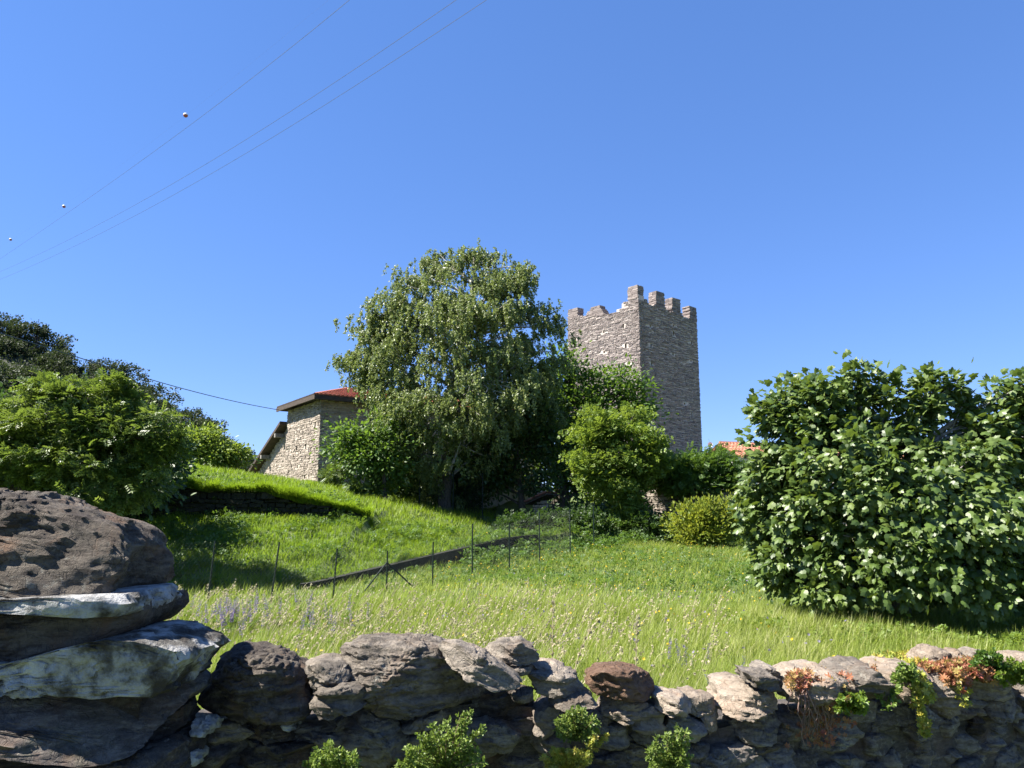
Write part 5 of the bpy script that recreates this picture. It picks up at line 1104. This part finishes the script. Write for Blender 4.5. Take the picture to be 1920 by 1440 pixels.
# --- mortared pillar at the left
pil = thing('stone_pillar', 'massive stone pillar of rough blocks bedded in white mortar at the left edge', 'pillar', (-1.5, 2.4, 0))
rock('block', [(-420, 930), (0, 926), (60, 926), (135, 934), (160, 946), (212, 962), (285, 985), (304, 1010), (311, 1060), (296, 1108), (250, 1116), (120, 1108), (0, 1098), (-420, 1092)], 2.22, .62, 'rock_dark', pil, sm=1, xs=1.065, rough=.10, facets=5, e1=.36, res=1.1, strata=.004)
rock('block', [(-420, 1132), (60, 1118), (200, 1126), (300, 1128), (336, 1112), (341, 1140), (326, 1166), (262, 1196), (180, 1222), (0, 1232), (-420, 1230)], 2.20, .62, 'rock_dark', pil, sm=1, xs=1.065, rough=.05, facets=4, e1=.3, strata=.010)
rock('block', [(-420, 1292), (100, 1278), (250, 1272), (345, 1262), (372, 1292), (366, 1322), (290, 1350), (120, 1372), (-420, 1385)], 2.16, .62, 'rock_low', pil, sm=1, xs=1.05, rough=.03, facets=5, e1=.3, strata=.008)
rock('block', [(-420, 1382), (120, 1368), (290, 1350), (366, 1322), (374, 1380), (300, 1398), (100, 1420), (-420, 1428)], 2.2, .55, 'rock_dark', pil, sm=1, xs=1.065, rough=.03, facets=6, e1=.3, strata=.014)
rock('block', [(-420, 1420), (60, 1418), (200, 1404), (215, 1440), (200, 1500), (-420, 1510)], 2.2, .55, 'rock_low', pil, sm=1, xs=1.05, rough=.03, facets=6, e1=.3)
rock('block', [(210, 1402), (300, 1396), (376, 1380), (384, 1440), (370, 1500), (220, 1500)], 2.21, .55, 'rock_dark', pil, sm=1, xs=1.065, rough=.03, facets=6, e1=.3)
rock('mortar', [(-420, 1092), (40, 1090), (150, 1106), (260, 1110), (292, 1098), (322, 1100), (336, 1116), (330, 1142), (280, 1148), (160, 1130), (60, 1140), (-420, 1150)], 2.23, .5, 'mortar', pil, sm=1, xs=1.055, rough=.07, facets=0, e1=.36, strata=.002, fine=2.0)
rock('mortar', [(-420, 1238), (60, 1228), (200, 1212), (262, 1192), (296, 1176), (345, 1177), (400, 1192), (436, 1213), (408, 1232), (388, 1262), (370, 1290), (350, 1276), (300, 1284), (240, 1286), (120, 1276), (-420, 1282)], 2.21, .5, 'mortar_old', pil, sm=1, xs=1.055, rough=.05, facets=2, e1=.36, strata=.003, fine=2.0)
V = []
for dz_ in (2.36, 2.72):
    for a, b_ in ((-420, 945), (215, 990), (225, 1120), (215, 1230), (300, 1290), (300, 1560), (-420, 1560)): V.append(at(960 + (a - 960) * (1.06 if dz_ < 2.5 else 1.0), b_, dz_) * [1 if dz_ < 2.5 else 1.0, 1, 1])
mb = MB(); k = np.arange(7); mb.add(V, [k[None], (k + 7)[::-1][None]]); mb.add(V, [np.stack([k, (k + 1) % 7, (k + 1) % 7 + 7, k + 7], 1)]); mb.build('core', M['rock_dark'], pil)
for o_, dy in (([(365, 1348), (392, 1340), (410, 1356), (398, 1378), (372, 1382)], 0), ([(535, 1350), (555, 1347), (562, 1360), (545, 1366)], .0), ([(352, 1408), (375, 1402), (384, 1420), (368, 1434), (350, 1428)], -.02)):
    rock('mortar', o_, W_(o_[0][0]) + dy, .12, 'mortar', wall, rough=.06, facets=0, strata=.002, fine=1.5, sm=1)

# ------------------------------------------------------------------ plants growing on the wall
def sprays(name, label, root, tips, Y, T, lsize, per, mat, width=10, cat='plant', group=None, dYt=-.13, stemr=.0022, stem='root'):
    """stems fanning from a crevice; side twigs carry the small leaves"""
    r0_ = at(*root, Y + .03); o_ = thing(name, label, cat, r0_, group); mb = MB(); P = []; Ax = []
    for (tx_, ty_) in tips:
        e_ = at(tx_ + random.uniform(-3, 3), ty_, Y + dYt + random.uniform(-.04, .04)); md = (r0_ + e_) / 2 + np.array([0, -.03, .015]); c_ = bez(r0_, md, e_, 14)
        mb.tube(c_, np.linspace(stemr, stemr * .4, 14), 4); ln = np.linalg.norm(e_ - r0_); ww = width * Y / F
        dv = norm(np.gradient(c_, axis=0))
        for j in range(2, 14):
            for sg in range(max(1, per)):
                sd = norm(np.cross(dv[j], rng.normal(0, 1, 3))); L_ = ww * (1.15 - .75 * j / 14) * random.uniform(.5, 1.2); t = np.linspace(.1, 1, 5)[:, None]
                q = c_[j] + (sd * .8 + dv[j] * .6) * L_ * t; P.append(q); Ax.append(np.tile(sd * .6 + dv[j] * .7, (5, 1)))
    P = np.concatenate(P); Ax = np.concatenate(Ax); P += rng.normal(0, .002, P.shape)
    mb.build('stem', M[stem], o_)
    leaves('foliage', T, P, Ax + rng.normal(0, .45, P.shape), rng.normal(0, .6, P.shape) + [0, -.5, .8], lsize * rng.uniform(.6, 1.3, len(P)), M[mat], o_, .5, .22)
    return o_
def fan(cx, cy, rx, ry, n, a0=-20, a1=200):
    return [(cx + rx * math.cos(R(a)) * random.uniform(.65, 1.1), cy - ry * math.sin(R(a)) * random.uniform(.65, 1.1)) for a in np.linspace(a0, a1, n)]
sprays('wall_fern', 'small bright green tuft rooted low in the wall left of the feathery bush', (625, 1455), fan(625, 1440, 44, 44, 16), W_(625) - .04, TD, .0125, 3, 'wall_fern', 12)
sprays('wall_fern', 'largest feathery green bush growing from the wall, below the wedge stones', (835, 1450), fan(830, 1430, 74, 66, 22) + [(880, 1335), (872, 1352), (900, 1375), (905, 1368), (860, 1345)], W_(830) - .05, TD, .0125, 3, 'wall_fern', 15)
sprays('wall_fern', 'grey-green tuft in the wall under the grey wedge-shaped stone', (1080, 1385), fan(1080, 1368, 38, 40, 14), W_(1080) - .04, TD, .012, 3, 'wall_fern', 11)
sprays('sedum', 'yellow and orange clump low in the wall under the grey-green tuft', (1070, 1450), fan(1060, 1435, 46, 36, 14) + [(1115, 1385), (1135, 1380), (1120, 1372)], W_(1070) - .04, TRO, .017, 2, 'sedum_yellow', 10)
sprays('wall_fern', 'feathery green plant in the wall left of the notch', (1250, 1450), fan(1255, 1420, 40, 40, 12) + [(1275, 1365), (1268, 1375), (1290, 1385), (1285, 1372), (1230, 1400)], W_(1255) - .05, TD, .012, 3, 'wall_fern', 12)
sprays('fern', 'small dark fern hanging from the crevice below the whitish coping stone', (1655, 1285), [(1690, 1298), (1680, 1310), (1672, 1322), (1662, 1330), (1686, 1288), (1650, 1310)], W_(1660) - .03, TD, .018, 1, 'wall_fern', 9, dYt=-.08)
sprays('fern', 'green tuft on the coping between the whitish and squared stones', (1700, 1272), fan(1700, 1268, 22, 22, 9), W_(1700) - .02, TD, .016, 2, 'wall_fern', 8)
sprays('fern', 'leafy green plant under the orange sedum, right of the dry hanging stems', (1592, 1330), fan(1598, 1322, 30, 24, 10), W_(1595) - .06, TD, .018, 2, 'light_leaf', 9)
sprays('wall_fern', 'tall green tuft behind the orange carpet near the right edge', (1850, 1262), fan(1848, 1255, 30, 34, 12), W_(1850) + .05, TD, .02, 2, 'mid_leaf', 10)
sprays('wall_fern', 'green plant spilling over the wall at the right edge', (1905, 1268), fan(1905, 1266, 34, 26, 14, -60, 220), W_(1905) - .02, TD, .02, 2, 'light_leaf', 10)
def carpet(name, label, blobs, T, lsize, n, mat, dY=0.0, cat='plant', hang=0.3, rb=.5):
    """low creeping plant: rosettes of fleshy leaves over and down the stones"""
    c0 = at(blobs[0][0], blobs[0][1], W_(blobs[0][0])); o_ = thing(name, label, cat, c0); w = np.array([b_[2] * b_[3] for b_ in blobs], float); w /= w.sum(); P = []; mb = MB()
    for b_, wi in zip(blobs, w):
        m_ = max(6, int(n * wi)); a = rng.uniform(0, 6.28, m_); r_ = np.sqrt(rng.uniform(0, 1, m_)) * rng.uniform(.8, 1.15, m_); by = b_[4] if len(b_) > 4 else 0
        pts = np.array([at(b_[0] + math.cos(a_) * q * b_[2], b_[1] + math.sin(a_) * q * b_[3], W_(b_[0]) + dY + by + random.gauss(-.02, .03)) for a_, q in zip(a, r_)]); P.append(pts)
        for k in range(max(2, m_ // 16)): i_, j_ = rng.integers(0, m_, 2); mb.tube(bez(pts[i_], (pts[i_] + pts[j_]) / 2 - [0, .01, .01], pts[j_], 5), .0018, 3)
    P = np.concatenate(P); mb.build('stem', M['root'], o_)
    leaves('foliage', T, P, rng.normal(0, 1, P.shape) + [0, -.2, -hang], rng.normal(0, .6, P.shape) + [0, -.6, .8], lsize * rng.uniform(.6, 1.4, len(P)), M[mat], o_, rb + .25 * vnoise(P * 14, 4), .2)
    return o_
carpet('sedum', 'orange and yellow sedum over the first coping stones above the dry stems', [(1500, 1275, 28, 18), (1545, 1300, 44, 26, -.04), (1525, 1290, 34, 20), (1560, 1285, 26, 18), (1555, 1300, 26, 18), (1580, 1275, 20, 12, .1), (1535, 1262, 12, 10, .2), (1570, 1318, 22, 16, -.04)], TRO, .026, 1500, 'sedum_orange')
carpet('sedum', 'red sedum sprig standing between the coping stones', [(1625, 1268, 7, 14, .03), (1638, 1264, 5, 14, .03), (1632, 1278, 8, 8)], TRO, .022, 110, 'sedum_orange', rb=.8)
carpet('sedum', 'yellow mossy sedum creeping behind the wall top left of the pinkish rock', [(1665, 1236, 28, 11, .35), (1690, 1232, 22, 9, .4), (1720, 1245, 30, 8, .2)], TRO, .028, 600, 'sedum_yellow', .05)
carpet('sedum', 'wide orange-red sedum carpet on the wall top right of the pinkish rock', [(1755, 1252, 34, 10, .1), (1790, 1250, 36, 12, .08), (1820, 1246, 30, 12, .1), (1790, 1268, 26, 14), (1800, 1282, 16, 12), (1835, 1260, 26, 10), (1862, 1252, 16, 14), (1852, 1272, 16, 10)], TRO, .028, 1400, 'sedum_orange', rb=.6)
carpet('trailing_plant', 'long yellow trailing plant hanging down the squared coping stone', [(1722, 1272, 12, 12), (1726, 1290, 18, 16), (1732, 1305, 20, 14), (1722, 1318, 12, 10), (1728, 1340, 7, 14), (1732, 1358, 9, 10), (1734, 1374, 10, 6)], TRO, .026, 520, 'sedum_yellow', -.05)
carpet('trailing_plant', 'sparse trailing sprigs hanging in shade below the orange carpet', [(1790, 1290, 12, 10), (1800, 1305, 12, 10), (1812, 1300, 12, 6), (1806, 1320, 14, 5)], TRO, .022, 90, 'sedum_yellow', -.03)
# dry hanging stems
root0 = at(1510, 1290, W_(1510)); dr = thing('dry_stems', 'tangle of dry pinkish stems hanging down the wall face under the orange sedum', 'plant', root0)
for k in range(34):
    x0 = random.uniform(1478, 1556); y0 = random.uniform(1282, 1305); ln = random.uniform(40, 110) if x0 > 1490 else random.uniform(20, 50); pts = []
    ph = random.uniform(0, 6); am = random.uniform(3, 9); Yd = W_(x0) - random.uniform(.03, .09)
    for t in np.linspace(0, 1, 14): pts.append(at(x0 + am * math.sin(ph + t * random.uniform(5, 6)) + t * random.uniform(6, 10), y0 - 8 * math.sin(min(t * 8, math.pi)) + ln * t, Yd - .02 * math.sin(t * 3)))
    mb = MB(); mb.tube(pts, np.linspace(.0032, .0013, 14), 5, random.random()); mb.build('stem', M['root'], dr, smooth=True)
pts = np.array([at(random.gauss(1535, 26), random.uniform(1330, 1400), W_(1535) - random.uniform(.02, .08)) for _ in range(150)])
leaves('dry_leaves', TRO, pts, rng.normal(0, 1, pts.shape), rng.normal(0, .6, pts.shape) + [0, -1, .5], .02 * rng.uniform(.6, 1.4, len(pts)), M['sedum_orange'], dr, .7, .2)
